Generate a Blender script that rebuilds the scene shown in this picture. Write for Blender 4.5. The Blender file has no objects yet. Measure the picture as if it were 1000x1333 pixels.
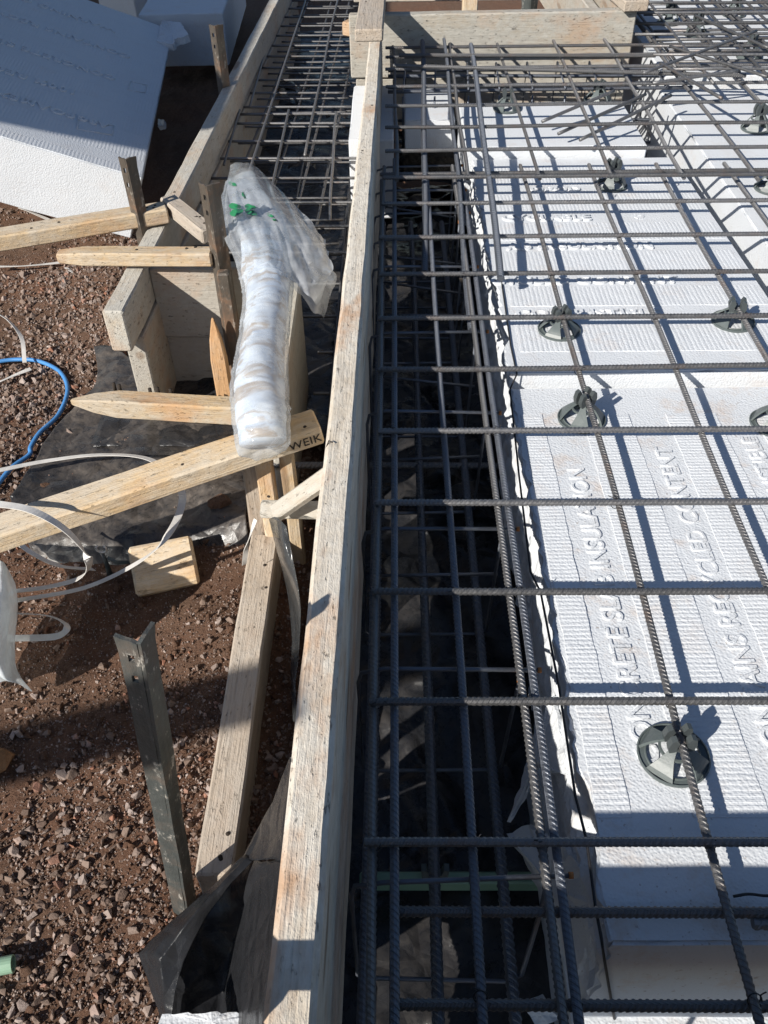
import bpy, bmesh, math, random
from mathutils import Vector, Matrix, noise, Euler
random.seed(7)
SC = bpy.context.scene
COL = SC.collection

# ------------------------------------------------------------------ camera
F, PITCH, YAW, ROLL, H = 1118.3, .7548, -.0185, .0178, .9887
_f = Vector((math.sin(YAW)*math.cos(PITCH), math.cos(YAW)*math.cos(PITCH), -math.sin(PITCH)))
_r = Vector((math.cos(YAW), -math.sin(YAW), 0)); _d = _f.cross(_r)
CR = math.cos(ROLL)*_r + math.sin(ROLL)*_d
CD = -math.sin(ROLL)*_r + math.cos(ROLL)*_d
cam_data = bpy.data.cameras.new('camera'); cam = bpy.data.objects.new('camera', cam_data)
COL.objects.link(cam); SC.camera = cam
cam_data.sensor_fit = 'HORIZONTAL'; cam_data.sensor_width = 36; cam_data.lens = 36*F/1000
cam_data.clip_start = .02; cam_data.clip_end = 500
cam.matrix_world = Matrix(((CR.x, -CD.x, -_f.x, 0), (CR.y, -CD.y, -_f.y, 0), (CR.z, -CD.z, -_f.z, H), (0, 0, 0, 1)))

# ------------------------------------------------------------------ light
KX, KY = 1.11, 1.13                                  # shadow run per unit drop
SUN = Vector((KX, KY, -1)).normalized()          # direction the sunlight travels
elev = math.asin(-SUN.z)
world = bpy.data.worlds.new('World'); SC.world = world; world.use_nodes = True
wn = world.node_tree.nodes; wl = world.node_tree.links
sky = wn.new('ShaderNodeTexSky'); sky.sky_type = 'NISHITA'; sky.sun_disc = False; sky.ozone_density = 3.5; sky.dust_density = .6
sky.sun_elevation = elev; sky.sun_rotation = math.atan2(-SUN.x, -SUN.y)
wl.new(sky.outputs[0], wn['Background'].inputs[0]); wn['Background'].inputs[1].default_value = .066
sd = bpy.data.lights.new('sun', 'SUN'); sd.energy = 5.0; sd.angle = math.radians(.55); sd.color = (1, .95, .87)
so = bpy.data.objects.new('sun', sd); COL.objects.link(so)
so.rotation_euler = SUN.to_track_quat('-Z', 'Y').to_euler()
SC.view_settings.view_transform = 'Standard'; SC.view_settings.look = 'None'
SC.view_settings.exposure = .47; SC.view_settings.gamma = 1

# ------------------------------------------------------------------ helpers
def at(u, v, z):
    """point at height z on the sight line of photograph pixel (u, v)"""
    d = CR*((u-500)/F) + CD*((v-666.5)/F) + _f
    return Vector((0, 0, H)) + d*((z-H)/d.z)
def nz(p, s, seed=0.): return noise.noise(Vector((p[0]*s+seed, p[1]*s-seed*.7, p[2]*s+seed*1.3)))
def tag(o, label=None, cat=None, group=None, kind=None):
    if label: o['label'] = label
    if cat: o['category'] = cat
    if group: o['group'] = group
    if kind: o['kind'] = kind
    return o
def empty(name, loc, label, cat, group=None):
    o = bpy.data.objects.new(name, None); COL.objects.link(o); o.location = loc; o.empty_display_size = .05
    return tag(o, label, cat, group)
def par(o, p):
    """child keeps its world place (roots are unrotated)"""
    o.parent = p
    off = Vector(p.location); q = p.parent
    o.matrix_parent_inverse = p.matrix_basis.inverted()        # a part's own basis is its world matrix
    return o
def link(name, me, mat=None, parent=None, loc=None, rot=None, mw=None):
    o = bpy.data.objects.new(name, me); COL.objects.link(o)
    if mat and not me.materials: me.materials.append(mat)
    if mw is not None: o.matrix_basis = mw
    else:
        if loc is not None: o.location = loc
        if rot is not None: o.rotation_euler = rot
    if parent is not None: par(o, parent)
    return o
def pyd(name, vs, fs, smooth=False):
    me = bpy.data.meshes.new(name); me.from_pydata([tuple(v) for v in vs], [], fs); me.update()
    if smooth: me.shade_smooth()
    return me
def frame(a, b, up=(0, 0, 1), twist=0):
    """matrix with x along a->b, z as near up as it can be; origin at a"""
    a = Vector(a); b = Vector(b); x = (b-a).normalized(); y = Vector(up).cross(x).normalized(); z = x.cross(y)
    m = Matrix((( x.x, y.x, z.x, a.x), (x.y, y.y, z.y, a.y), (x.z, y.z, z.z, a.z), (0, 0, 0, 1)))
    return m @ Matrix.Rotation(twist, 4, 'X')

# ------------------------------------------------------------------ materials
class NT:
    def __init__(s, name, rough=.7, metal=0., spec=.4):
        s.m = bpy.data.materials.new(name); s.m.use_nodes = True; s.t = s.m.node_tree
        s.b = s.t.nodes['Principled BSDF']; s.b.inputs['Roughness'].default_value = rough
        s.b.inputs['Metallic'].default_value = metal; s.b.inputs['Specular IOR Level'].default_value = spec
        s.tc = s.n('ShaderNodeTexCoord'); s.co = s.tc.outputs['Object']; s.h = None
    def n(s, t, **k):
        o = s.t.nodes.new(t)
        for a, v in k.items(): setattr(o, a, v)
        return o
    def l(s, a, b): s.t.links.new(a, b)
    def map(s, sc, co=None):
        m = s.n('ShaderNodeMapping'); m.inputs['Scale'].default_value = sc; s.l(co or s.co, m.inputs[0]); return m.outputs[0]
    def noise(s, scale, detail=4, rough=.6, co=None, dist=0):
        o = s.n('ShaderNodeTexNoise'); o.inputs['Scale'].default_value = scale; o.inputs['Detail'].default_value = detail
        o.inputs['Roughness'].default_value = rough; o.inputs['Distortion'].default_value = dist; s.l(co or s.co, o.inputs['Vector']); return o.outputs['Fac']
    def vor(s, scale, co=None, feat='F1', out='Distance', rnd=1):
        o = s.n('ShaderNodeTexVoronoi', feature=feat); o.inputs['Scale'].default_value = scale; o.inputs['Randomness'].default_value = rnd
        s.l(co or s.co, o.inputs['Vector']); return o.outputs[out]
    def math(s, op, a, b=0., c=None, clamp=False):
        o = s.n('ShaderNodeMath', operation=op, use_clamp=clamp)
        for i, v in enumerate((a, b, c)):
            if v is None: continue
            if isinstance(v, (int, float)): o.inputs[i].default_value = v
            else: s.l(v, o.inputs[i])
        return o.outputs[0]
    def ramp(s, f, *st):
        o = s.n('ShaderNodeValToRGB'); e = o.color_ramp.elements
        while len(e) < len(st): e.new(.5)
        for i, (p, c) in enumerate(st):
            e[i].position = p; e[i].color = (c, c, c, 1) if isinstance(c, (int, float)) else (*c, 1)
        s.l(f, o.inputs[0]); return o.outputs[0]
    def mix(s, f, a, b, mode='MIX'):
        o = s.n('ShaderNodeMix', data_type='RGBA', blend_type=mode)
        for sock, v in ((o.inputs[0], f), (o.inputs[6], a), (o.inputs[7], b)):
            if isinstance(v, (int, float)): sock.default_value = v
            elif isinstance(v, tuple): sock.default_value = (*v, 1)
            else: s.l(v, sock)
        return o.outputs[2]
    def col(s, c):
        if isinstance(c, tuple): s.b.inputs['Base Color'].default_value = (*c, 1)
        else: s.l(c, s.b.inputs['Base Color'])
    def rough(s, r): s.l(r, s.b.inputs['Roughness'])
    def bump(s, h, dist=.002, strength=1.):
        o = s.n('ShaderNodeBump'); o.inputs['Distance'].default_value = dist; o.inputs['Strength'].default_value = strength
        s.l(h, o.inputs['Height'])
        if s.h is not None: s.l(s.h, o.inputs['Normal'])
        s.h = o.outputs[0]; s.l(s.h, s.b.inputs['Normal'])
    def sep(s, co=None):
        o = s.n('ShaderNodeSeparateXYZ'); s.l(co or s.co, o.inputs[0]); return o.outputs

def wood(name, c1, c2, cement=(.42, .40, .36), cem=.4, rust=0., grain=1., dark=.5, grey=.45):
    k = NT(name, .85, spec=.25)
    rnd = k.n('ShaderNodeObjectInfo').outputs['Random']
    va = k.n('ShaderNodeVectorMath', operation='ADD'); cb = k.n('ShaderNodeCombineXYZ')
    k.l(k.math('MULTIPLY', rnd, 37.), cb.inputs[0]); k.l(k.math('MULTIPLY', rnd, 11.), cb.inputs[1])
    k.l(k.co, va.inputs[0]); k.l(cb.outputs[0], va.inputs[1]); k.co = va.outputs[0]
    g = k.noise(1, 5, .65, k.map((3, 70, 70)), 1.2); g2 = k.noise(1, 3, .6, k.map((9, 320, 320)))
    base = k.mix(k.ramp(g, (.3, 0.), (.7, 1.)), c1, c2)
    base = k.mix(k.math('MULTIPLY', k.ramp(g2, (.35, 1.), (.5, 0.)), dark*.5), base, tuple(x*.35 for x in c1))
    bl = k.noise(7, 6, .7, k.map((.45, 1, 1))); fine = k.noise(55, 5, .75, k.map((.6, 1, 1)))
    cm = k.math('MULTIPLY', k.ramp(k.math('ADD', k.math('MULTIPLY', bl, .65), k.math('MULTIPLY', fine, .35)), (.5-.22*cem, 0.), (.62-.12*cem, 1.)), min(1, cem*1.5))
    base = k.mix(cm, base, k.mix(fine, tuple(x*.62 for x in cement), tuple(min(1, x*1.25) for x in cement)))
    kn = k.vor(1, k.map((2.1, 11, 11))); kr = k.ramp(kn, (.0, 1.), (.10, .85), (.16, .0))
    base = k.mix(k.math('MULTIPLY', kr, .75), base, (.16, .085, .04))
    gry = k.math('MULTIPLY', k.math('FRACT', k.math('MULTIPLY', rnd, 17.3)), grey)
    base = k.mix(gry, base, (.36, .32, .27)); base = k.mix(1., base, k.ramp(rnd, (0., .8), (1., 1.12)), 'MULTIPLY')
    pit = k.ramp(k.noise(130, 4, .7, k.map((.35, 1, 1))), (.3, 1.), (.39, 0.))
    base = k.mix(k.math('MULTIPLY', pit, .6*dark), base, (.05, .045, .04))
    if rust:
        rs = k.ramp(k.noise(4.3, 5, .7, k.map((.7, 1.6, 1))), (.53, 0.), (.66, 1.))
        base = k.mix(k.math('MULTIPLY', rs, rust), base, (.42, .2, .075))
    k.col(base)
    hh = k.math('ADD', k.math('MULTIPLY', g, .6*grain), k.math('MULTIPLY', fine, .8))
    hh = k.math('SUBTRACT', hh, k.math('MULTIPLY', pit, .5)); k.bump(hh, .0035)
    k.bump(g2, .0012*grain)
    return k.m

def eps_mat(name, axis, period=.165, off=0., band=.36, pitch=.009, stripes=1., dirt=.5):
    """axis: object axis (0 x, 1 y) across which the lettering lines follow one another"""
    k = NT(name, .75, spec=.25)
    k.b.inputs['Subsurface Weight'].default_value = .0
    s = k.sep(); A = s[axis]; B = s[1-axis]
    t = k.math('FRACT', k.math('DIVIDE', k.math('ADD', A, 10*period-off), period))
    inb = k.math('LESS_THAN', t, band)
    e1 = k.math('LESS_THAN', k.math('ABSOLUTE', k.math('SUBTRACT', t, band)), .012)
    e2 = k.math('GREATER_THAN', t, .982)
    groove = k.math('MULTIPLY', k.math('MAXIMUM', e1, e2), 1. if stripes else 0.)
    w = k.math('SINE', k.math('MULTIPLY', k.math('ADD', B, k.math('MULTIPLY', k.noise(30, 2, .5), .0012)), 2*math.pi/pitch))
    w = k.math('MULTIPLY', k.math('MULTIPLY', k.math('SUBTRACT', 1., inb), stripes), w)
    top = k.math('GREATER_THAN', k.sep(k.n('ShaderNodeNewGeometry').outputs['Normal'])[2], .8)
    bead = k.vor(260, feat='SMOOTH_F1'); fine = k.noise(120, 3, .6); big = k.noise(6, 4, .6)
    hh = k.math('SUBTRACT', k.math('MULTIPLY', w, .28), k.math('MULTIPLY', groove, 1.1))
    hh = k.math('MULTIPLY', hh, top)
    k.bump(hh, .0011)
    k.bump(k.math('ADD', k.math('MULTIPLY', bead, -1.1), k.math('MULTIPLY', fine, .8)), .0009)
    d = k.ramp(k.noise(9, 6, .75), (.54, 0.), (.74, 1.)); d2 = k.ramp(k.noise(120, 3, .6), (.66, 0.), (.70, 1.))
    base = k.mix(big, (.56, .585, .615), (.62, .64, .665))
    sm = k.ramp(k.noise(3.5, 5, .7, k.map((1, 2.4, 1)), 1.2), (.56, 0.), (.72, 1.))
    base = k.mix(k.math('MULTIPLY', sm, dirt*.22), base, (.42, .33, .26))
    base = k.mix(k.math('MULTIPLY', d, dirt*.7), base, (.50, .38, .29))
    base = k.mix(k.math('MULTIPLY', d2, dirt*.55), base, (.25, .19, .15))
    k.col(base)
    return k.m

def rebar_mat(name, base=(.195, .193, .195), rust=.22):
    k = NT(name, .42, .75, .5)
    n1 = k.noise(14, 5, .7); n2 = k.noise(160, 3, .6)
    c = k.mix(n2, tuple(x*.65 for x in base), tuple(x*1.3 for x in base))
    rnd = k.n('ShaderNodeObjectInfo').outputs['Random']
    c = k.mix(1., c, k.ramp(rnd, (0., .72), (1., 1.15)), 'MULTIPLY')
    ru = k.math('MULTIPLY', k.ramp(n1, (.5, 0.), (.72, 1.)), k.math('MULTIPLY', k.math('FRACT', k.math('MULTIPLY', rnd, 7.7)), rust*2.4), clamp=True)
    c = k.mix(ru, c, (.22, .115, .06))
    k.col(c); k.rough(k.ramp(n2, (.3, .42), (.7, .68))); k.bump(n2, .0006)
    return k.m

def simple(name, c, rough=.5, metal=0., nsc=20, var=.25, bump=.0, spec=.4):
    k = NT(name, rough, metal, spec); n1 = k.noise(nsc, 5, .6)
    k.col(k.mix(n1, tuple(max(0, x*(1-var)) for x in c), tuple(min(1, x*(1+var)) for x in c)))
    if bump: k.bump(n1, bump)
    return k.m

def film(name, c, opac, rough=.2, nsc=30, milky=(.55, .9), bmp=.003):
    """clear polythene: a share of light goes straight through, the rest shines or scatters"""
    k = NT(name, rough, 0, .6); n1 = k.noise(nsc, 5, .65, dist=.8); k.col(c); k.bump(n1, bmp); k.col(k.mix(k.ramp(k.noise(16, 5, .7, dist=1.), (.58, 0.), (.72, .55)), c, (.50, .41, .32))); k.b.inputs['Coat Weight'].default_value = .6; k.b.inputs['Coat Roughness'].default_value = .08
    k.b.inputs['Transmission Weight'].default_value = 0
    tr = k.n('ShaderNodeBsdfTransparent'); tr.inputs[0].default_value = (.93, .95, .96, 1)
    tl = k.n('ShaderNodeBsdfTranslucent'); tl.inputs[0].default_value = (*c, 1)
    mx0 = k.n('ShaderNodeMixShader'); mx0.inputs[0].default_value = .3; k.l(k.b.outputs[0], mx0.inputs[1]); k.l(tl.outputs[0], mx0.inputs[2])
    mx = k.n('ShaderNodeMixShader')
    lw = k.n('ShaderNodeLayerWeight'); lw.inputs[0].default_value = .35
    fac = k.math('MULTIPLY', k.math('ADD', k.ramp(n1, (.3, milky[0]), (.7, milky[1])), k.math('MULTIPLY', lw.outputs['Facing'], .45)), opac, clamp=True)
    k.l(fac, mx.inputs[0]); k.l(tr.outputs[0], mx.inputs[1]); k.l(mx0.outputs[0], mx.inputs[2])
    k.l(mx.outputs[0], k.t.nodes['Material Output'].inputs[0])
    return k.m

M = {}
M['form'] = wood('concrete_stained_board', (.38, .31, .23), (.50, .42, .32), (.43, .41, .365), .88, .3, .8, .9)
M['form_main'] = wood('weathered_board', (.48, .40, .30), (.62, .53, .42), (.63, .585, .51), .76, .6, .9, 1., .2)
M['fresh'] = wood('pale_softwood', (.50, .34, .18), (.62, .46, .27), (.52, .48, .41), .45, .45, 1., .55, .15)
M['old'] = wood('old_softwood', (.35, .28, .215), (.49, .405, .32), (.43, .40, .36), .35, .1, 1.2, .8)
M['orange'] = wood('orange_softwood', (.50, .25, .09), (.62, .36, .16), (.5, .44, .36), .25, .2, 1., .5)
M['rebar'] = rebar_mat('rebar_steel')
M['rebar_cage'] = rebar_mat('rebar_cage_steel', (.16, .175, .205), .12)
M['rust_end'] = simple('rusty_bar_end', (.45, .17, .05), .8, 0)
M['wire'] = simple('black_wire', (.02, .02, .022), .5)
M['chair'] = simple('grey_green_plastic', (.092, .11, .11), .42, 0, 60, .18, .0006)
M['clip'] = simple('dark_grey_plastic', (.055, .064, .066), .4, 0, 60, .18, .0006)
M['green_print'] = simple('green_print', (.02, .19, .07), .35)
M['blue'] = simple('blue_pipe', (.06, .22, .50), .5, 0, 25, .4, .001)
M['strap'] = simple('white_strap', (.58, .56, .53), .4, 0, 30, .3, .001)
M['pipe_green'] = simple('green_pipe', (.22, .34, .24), .4)
M['ink'] = simple('black_ink', (.03, .025, .02), .8)
M['hole'] = simple('nail_hole', (.03, .022, .016), .9)

def membrane(name, dust=.3, rr=(.16, .7)):
    k = NT(name, .34, 0, .4); n1 = k.noise(5, 6, .7); n2 = k.noise(42, 6, .75, dist=.6); n3 = k.noise(9, 3, .5, None, .6)
    c = k.mix(n2, (.011, .0115, .0135), (.026, .027, .03))
    d = k.math('MULTIPLY', k.ramp(n1, (.40, .1 if dust > .5 else 0.), (.68, 1.)), k.ramp(n2, (.35, .15), (.7, 1.)))
    c = k.mix(k.math('MULTIPLY', d, dust), c, (.24, .20, .165)); k.col(c)
    k.rough(k.ramp(k.math('ADD', k.math('MULTIPLY', d, .5), k.math('MULTIPLY', n2, .4)), (.1, rr[0]), (.7, rr[1])))
    cr = k.vor(16, None, 'DISTANCE_TO_EDGE'); k.bump(n3, .010, .7); k.bump(k.ramp(cr, (0., 0.), (.25, 1.)), .0035, .6); k.bump(n2, .0012)
    return k.m
M['membrane'] = membrane('black_membrane', .22); M['membrane_dusty'] = membrane('dusty_black_membrane', .8); M['membrane_clean'] = membrane('clean_black_membrane', .0, (.2, .42))

M['membrane_clean'].node_tree.nodes['Principled BSDF'].inputs['Specular IOR Level'].default_value = .2
def soil_mat():
    k = NT('red_brown_soil', .95, 0, .15)
    n1 = k.noise(3, 5, .6); n2 = k.noise(40, 8, .75); n3 = k.noise(170, 5, .7)
    c = k.mix(n2, (.08, .045, .03), (.235, .148, .102))
    c = k.mix(k.ramp(n1, (.4, 0.), (.65, .55)), c, (.18, .088, .054))
    c = k.mix(k.ramp(n3, (.55, 0.), (.75, .6)), c, (.30, .22, .175)); k.col(c)
    k.bump(n2, .02, .8); k.bump(n3, .006, .9)
    return k.m
M['soil'] = soil_mat()
def stone_mat():
    k = NT('gravel_stone', .85, 0, .25)
    rn = k.n('ShaderNodeNewGeometry').outputs['Random Per Island']; n1 = k.noise(90, 5, .7)
    c = k.ramp(rn, (0., (.12, .08, .062)), (.35, (.20, .145, .115)), (.6, (.27, .21, .18)), (.85, (.35, .29, .26)), (.96, (.28, .12, .07)), (1., (.45, .40, .36)))
    c = k.mix(k.ramp(n1, (.4, 0.), (.75, .5)), c, (.17, .115, .085)); k.col(c); k.bump(n1, .003)
    return k.m
M['stone'] = stone_mat()
def stake_mat(name, base, rust, splat):
    k = NT(name, .45, .35, .5); n1 = k.noise(11, 6, .7); n2 = k.noise(60, 5, .75, k.map((.4, 1, 1)))
    c = k.mix(n2, tuple(x*.6 for x in base), tuple(x*1.5 for x in base))
    c = k.mix(k.math('MULTIPLY', k.ramp(n1, (.48, 0.), (.62, 1.)), rust), c, (.22, .13, .08))
    c = k.mix(k.math('MULTIPLY', k.ramp(n2, (.58, 0.), (.66, 1.)), splat), c, (.50, .47, .42)); k.col(c)
    k.rough(k.ramp(n1, (.3, .35), (.7, .8))); k.bump(n2, .0025)
    return k.m
M['stake_dark'] = stake_mat('dark_steel', (.075, .083, .08), .25, .85)
M['stake_rusty'] = stake_mat('rusty_steel', (.10, .085, .07), .75, .5)
M['film'] = film('clear_polythene', (.74, .77, .81), .62, .14, 14, (.2, .75), .003)
M['film_tube'] = film('packed_polythene', (.68, .71, .75), .5, .06, 11, (.1, .85), .002)
M['film_grey'] = film('grey_polythene', (.10, .105, .11), .7, .2, 18, (.35, .8))
M['film_edge'] = film('polythene_sheet', (.80, .84, .86), .9, .3, 18, (.45, .9))

# ------------------------------------------------------------------ shape makers
def box_mesh(name, lx, ly, lz, seg=.1, bev=.004, rough=.0, seed=0., origin='c', taper=None):
    """a box with rounded, slightly uneven edges; x from 0 to lx, y and z centred"""
    nx = max(1, int(lx/seg)); b = min(bev, ly*.3, lz*.3)
    hy, hz = ly/2, lz/2
    sec = [(-hy+b, -hz), (hy-b, -hz), (hy, -hz+b), (hy, hz-b), (hy-b, hz), (-hy+b, hz), (-hy, hz-b), (-hy, -hz+b)]
    xs = [0, b] + [lx*i/nx for i in range(1, nx)] + [lx-b, lx]; vs = []; fs = []
    for i, x in enumerate(xs):
        sh = b if i in (0, len(xs)-1) else 0
        for (y, z) in sec:
            yy = y*(1-sh/hy); zz = z*(1-sh/hz)
            if taper: yy, zz = taper(x, yy, zz)
            if rough:
                yy += rough*nz((x, y, z), 7, seed); zz += rough*nz((x, y, z), 7, seed+9); 
                yy += rough*.5*nz((x, y, z), 31, seed); zz += rough*.5*nz((x, y, z), 31, seed+9)
            vs.append((x, yy, zz))
    for i in range(len(xs)-1):
        for j in range(8):
            fs.append((i*8+j, i*8+(j+1) % 8, i*8+8+(j+1) % 8, i*8+8+j))
    fs.append(tuple(range(7, -1, -1))); fs.append(tuple(range((len(xs)-1)*8, len(xs)*8)))
    me = pyd(name, vs, [tuple(reversed(f)) for f in fs])
    bm = bmesh.new(); bm.from_mesh(me); bmesh.ops.recalc_face_normals(bm, faces=bm.faces); bm.to_mesh(me); bm.free()
    return me
TN = [0]
def timber(name, a, b, w, h, mat, label=None, cat=None, up=(0, 0, 1), twist=0., rough=.0012, bev=.004, taper=None, parent=None, group=None):
    """a timber whose TOP-face centre line runs from a to b"""
    TN[0] += 1; a = Vector(a); b = Vector(b)
    m = frame(a, b, up, twist)
    me = box_mesh(name, (b-a).length, w, h, .06, bev, rough, TN[0]*3.1, taper=taper)
    m = m @ Matrix.Translation((0, 0, -h/2))
    o = link(name, me, mat, parent, mw=m)
    if label: tag(o, label, cat, group)
    if name in ('timber', 'plank', 'timber_post', 'upper_board', 'front_board', 'top_plank'):
        rg = random.Random(TN[0]); L = (b-a).length
        for k in range(5 if L > .4 else 3):
            x = L-rg.uniform(.015, .09) if k % 2 == 0 else rg.uniform(.03, L-.03); y = rg.uniform(-.32, .32)*w
            dm = m @ Matrix.Translation((x, y, h/2-.001)) @ Matrix.Rotation(-math.pi/2, 4, 'Y')
            link('nail_head', NAIL, None, o, mw=dm)
    return o
def sweep(name, pts, r, sides=8, closed=False, flat=None, smooth=True, cap=True):
    """tube (or flat strap: flat=(width, thickness)) through points"""
    pts = [Vector(p) for p in pts]; n = len(pts); vs = []; fs = []
    up = Vector((0, 0, 1)); 
    for i, p in enumerate(pts):
        t = (pts[(i+1) % n]-pts[i-1]) if closed else (pts[min(i+1, n-1)]-pts[max(i-1, 0)])
        t.normalize()
        s = t.cross(up)
        if s.length < 1e-3: s = Vector((1, 0, 0))
        s.normalize(); q = s.cross(t)
        rr = r(i/(n-1)) if callable(r) else r
        if flat:
            fl = flat(i/(n-1)) if callable(flat) else flat
            w, th, ang = fl[0]/2, fl[1]/2, (fl[2] if len(fl) > 2 else 0)
            s2 = s*math.cos(ang)+q*math.sin(ang); q2 = q*math.cos(ang)-s*math.sin(ang)
            for (x, y) in ((-w, -th), (w, -th), (w, th), (-w, th)): vs.append(p+s2*x+q2*y)
        else:
            for j in range(sides):
                an = 2*math.pi*j/sides; vs.append(p+s*math.cos(an)*rr+q*math.sin(an)*rr)
    k = 4 if flat else sides
    for i in range(n if closed else n-1):
        i2 = (i+1) % n
        for j in range(k): fs.append((i*k+j, i*k+(j+1) % k, i2*k+(j+1) % k, i2*k+j))
    if cap and not closed: fs.append(tuple(range(k-1, -1, -1))); fs.append(tuple(range((n-1)*k, n*k)))
    me = pyd(name, vs, fs, smooth and not flat); return me
NAIL = sweep('nail_head', [(0, 0, 0), (.0012, 0, 0), (.0022, 0, 0)], lambda t: .0038 if t < .7 else .0028, 9)
NAIL.materials.append(M['hole'])
def spline(pts, n=12):
    """Catmull-Rom through points"""
    P = [Vector(p) for p in pts]; P = [2*P[0]-P[1]]+P+[2*P[-1]-P[-2]]; out = []
    for i in range(1, len(P)-2):
        for k in range(n):
            t = k/n; a, b, c, d = P[i-1:i+3]
            out.append(.5*((2*b)+(c-a)*t+(2*a-5*b+4*c-d)*t*t+(3*b-a-3*c+d)*t**3))
    out.append(P[-2]); return out
_bars = {}
def bar_mesh(L, d, ribbed=True, var=0):
    """deformed bar along x, two rows of slanting crescent ribs"""
    key = (round(L, 3), d, ribbed, var)
    if key in _bars: return _bars[key]
    vs = []; fs = []; S = 10 if ribbed else 8; r = d/2
    if ribbed:
        p = .0075 if d < .013 else .0105; n = int(L/p); st = []
        for i in range(n):
            st += [(i*p, 0), (i*p+p*.42, 0), (i*p+p*.55, 1), (i*p+p*.85, 1)]
        st.append((L, 0))
    else: st = [(L*i/14, 0) for i in range(15)]
    for k, (x, q) in enumerate(st):
        for j in range(S):
            an = 2*math.pi*j/S; c, s_ = math.cos(an), math.sin(an)
            rr = r*(1+(.17*q-.03)*min(1, abs(s_)*1.8)) if ribbed else r
            sl = 0 if k in (0, len(st)-1) or not ribbed else (r*.75*c if s_ > 0 else -r*.75*c)
            t_ = x/L; bw = (0, .0035, -.003)[var]*math.sin(math.pi*t_)+(0, .002, .0026)[var]*math.sin(math.pi*t_*(2+var))
            vs.append((min(max(x+sl, 0), L), rr*c+bw, rr*s_))
    for i in range(len(st)-1):
        for j in range(S): fs.append((i*S+j, i*S+(j+1) % S, (i+1)*S+(j+1) % S, (i+1)*S+j))
    fs.append(tuple(range(S-1, -1, -1))); fs.append(tuple(range((len(st)-1)*S, len(st)*S)))
    me = pyd('bar', vs, [tuple(reversed(f)) for f in fs], not ribbed); _bars[key] = me
    bm = bmesh.new(); bm.from_mesh(me); bmesh.ops.recalc_face_normals(bm, faces=bm.faces); bm.to_mesh(me); bm.free()
    return me
def bar(name, a, b, d, mat, parent, ribbed=True, q=.02):
    a = Vector(a); b = Vector(b); L = round((b-a).length/q)*q or q
    return link(name, bar_mesh(L, d, ribbed, random.randrange(3) if L > .8 else 0), mat, parent, mw=frame(a, b, (0, 0, 1) if abs((b-a).normalized().z) < .9 else (0, 1, 0), random.choice((0, 3.14))+random.uniform(-.5, .5)))
def bend(me, amt, seed=0):
    """gentle bow along the bar's own length (shared meshes)"""
    return me
def sheet(name, corners, nu, nv, fn=None, mat=None, thick=.0012, smooth=True):
    """bilinear sheet through 4 corners (u along 0->1, v along 0->3), fn(u, v, p) moves points"""
    A, B, C_, D = [Vector(p) for p in corners]; vs = []; fs = []
    for j in range(nv+1):
        for i in range(nu+1):
            u, v = i/nu, j/nv; p = A*(1-u)*(1-v)+B*u*(1-v)+C_*u*v+D*(1-u)*v
            if fn: p = fn(u, v, p)
            vs.append(p)
    for j in range(nv):
        for i in range(nu): k = j*(nu+1)+i; fs.append((k, k+1, k+nu+2, k+nu+1))
    o = link(name, pyd(name, vs, fs, smooth), mat)
    if thick:
        s = o.modifiers.new('thickness', 'SOLIDIFY'); s.thickness = thick; s.offset = 0
    return o
def loft(rows):
    """grid of points -> verts, quads"""
    nv = len(rows); nu = len(rows[0]); vs = [p for r in rows for p in r]; fs = []
    for j in range(nv-1):
        for i in range(nu-1): k = j*nu+i; fs.append((k, k+1, k+nu+1, k+nu))
    return vs, fs

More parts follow.
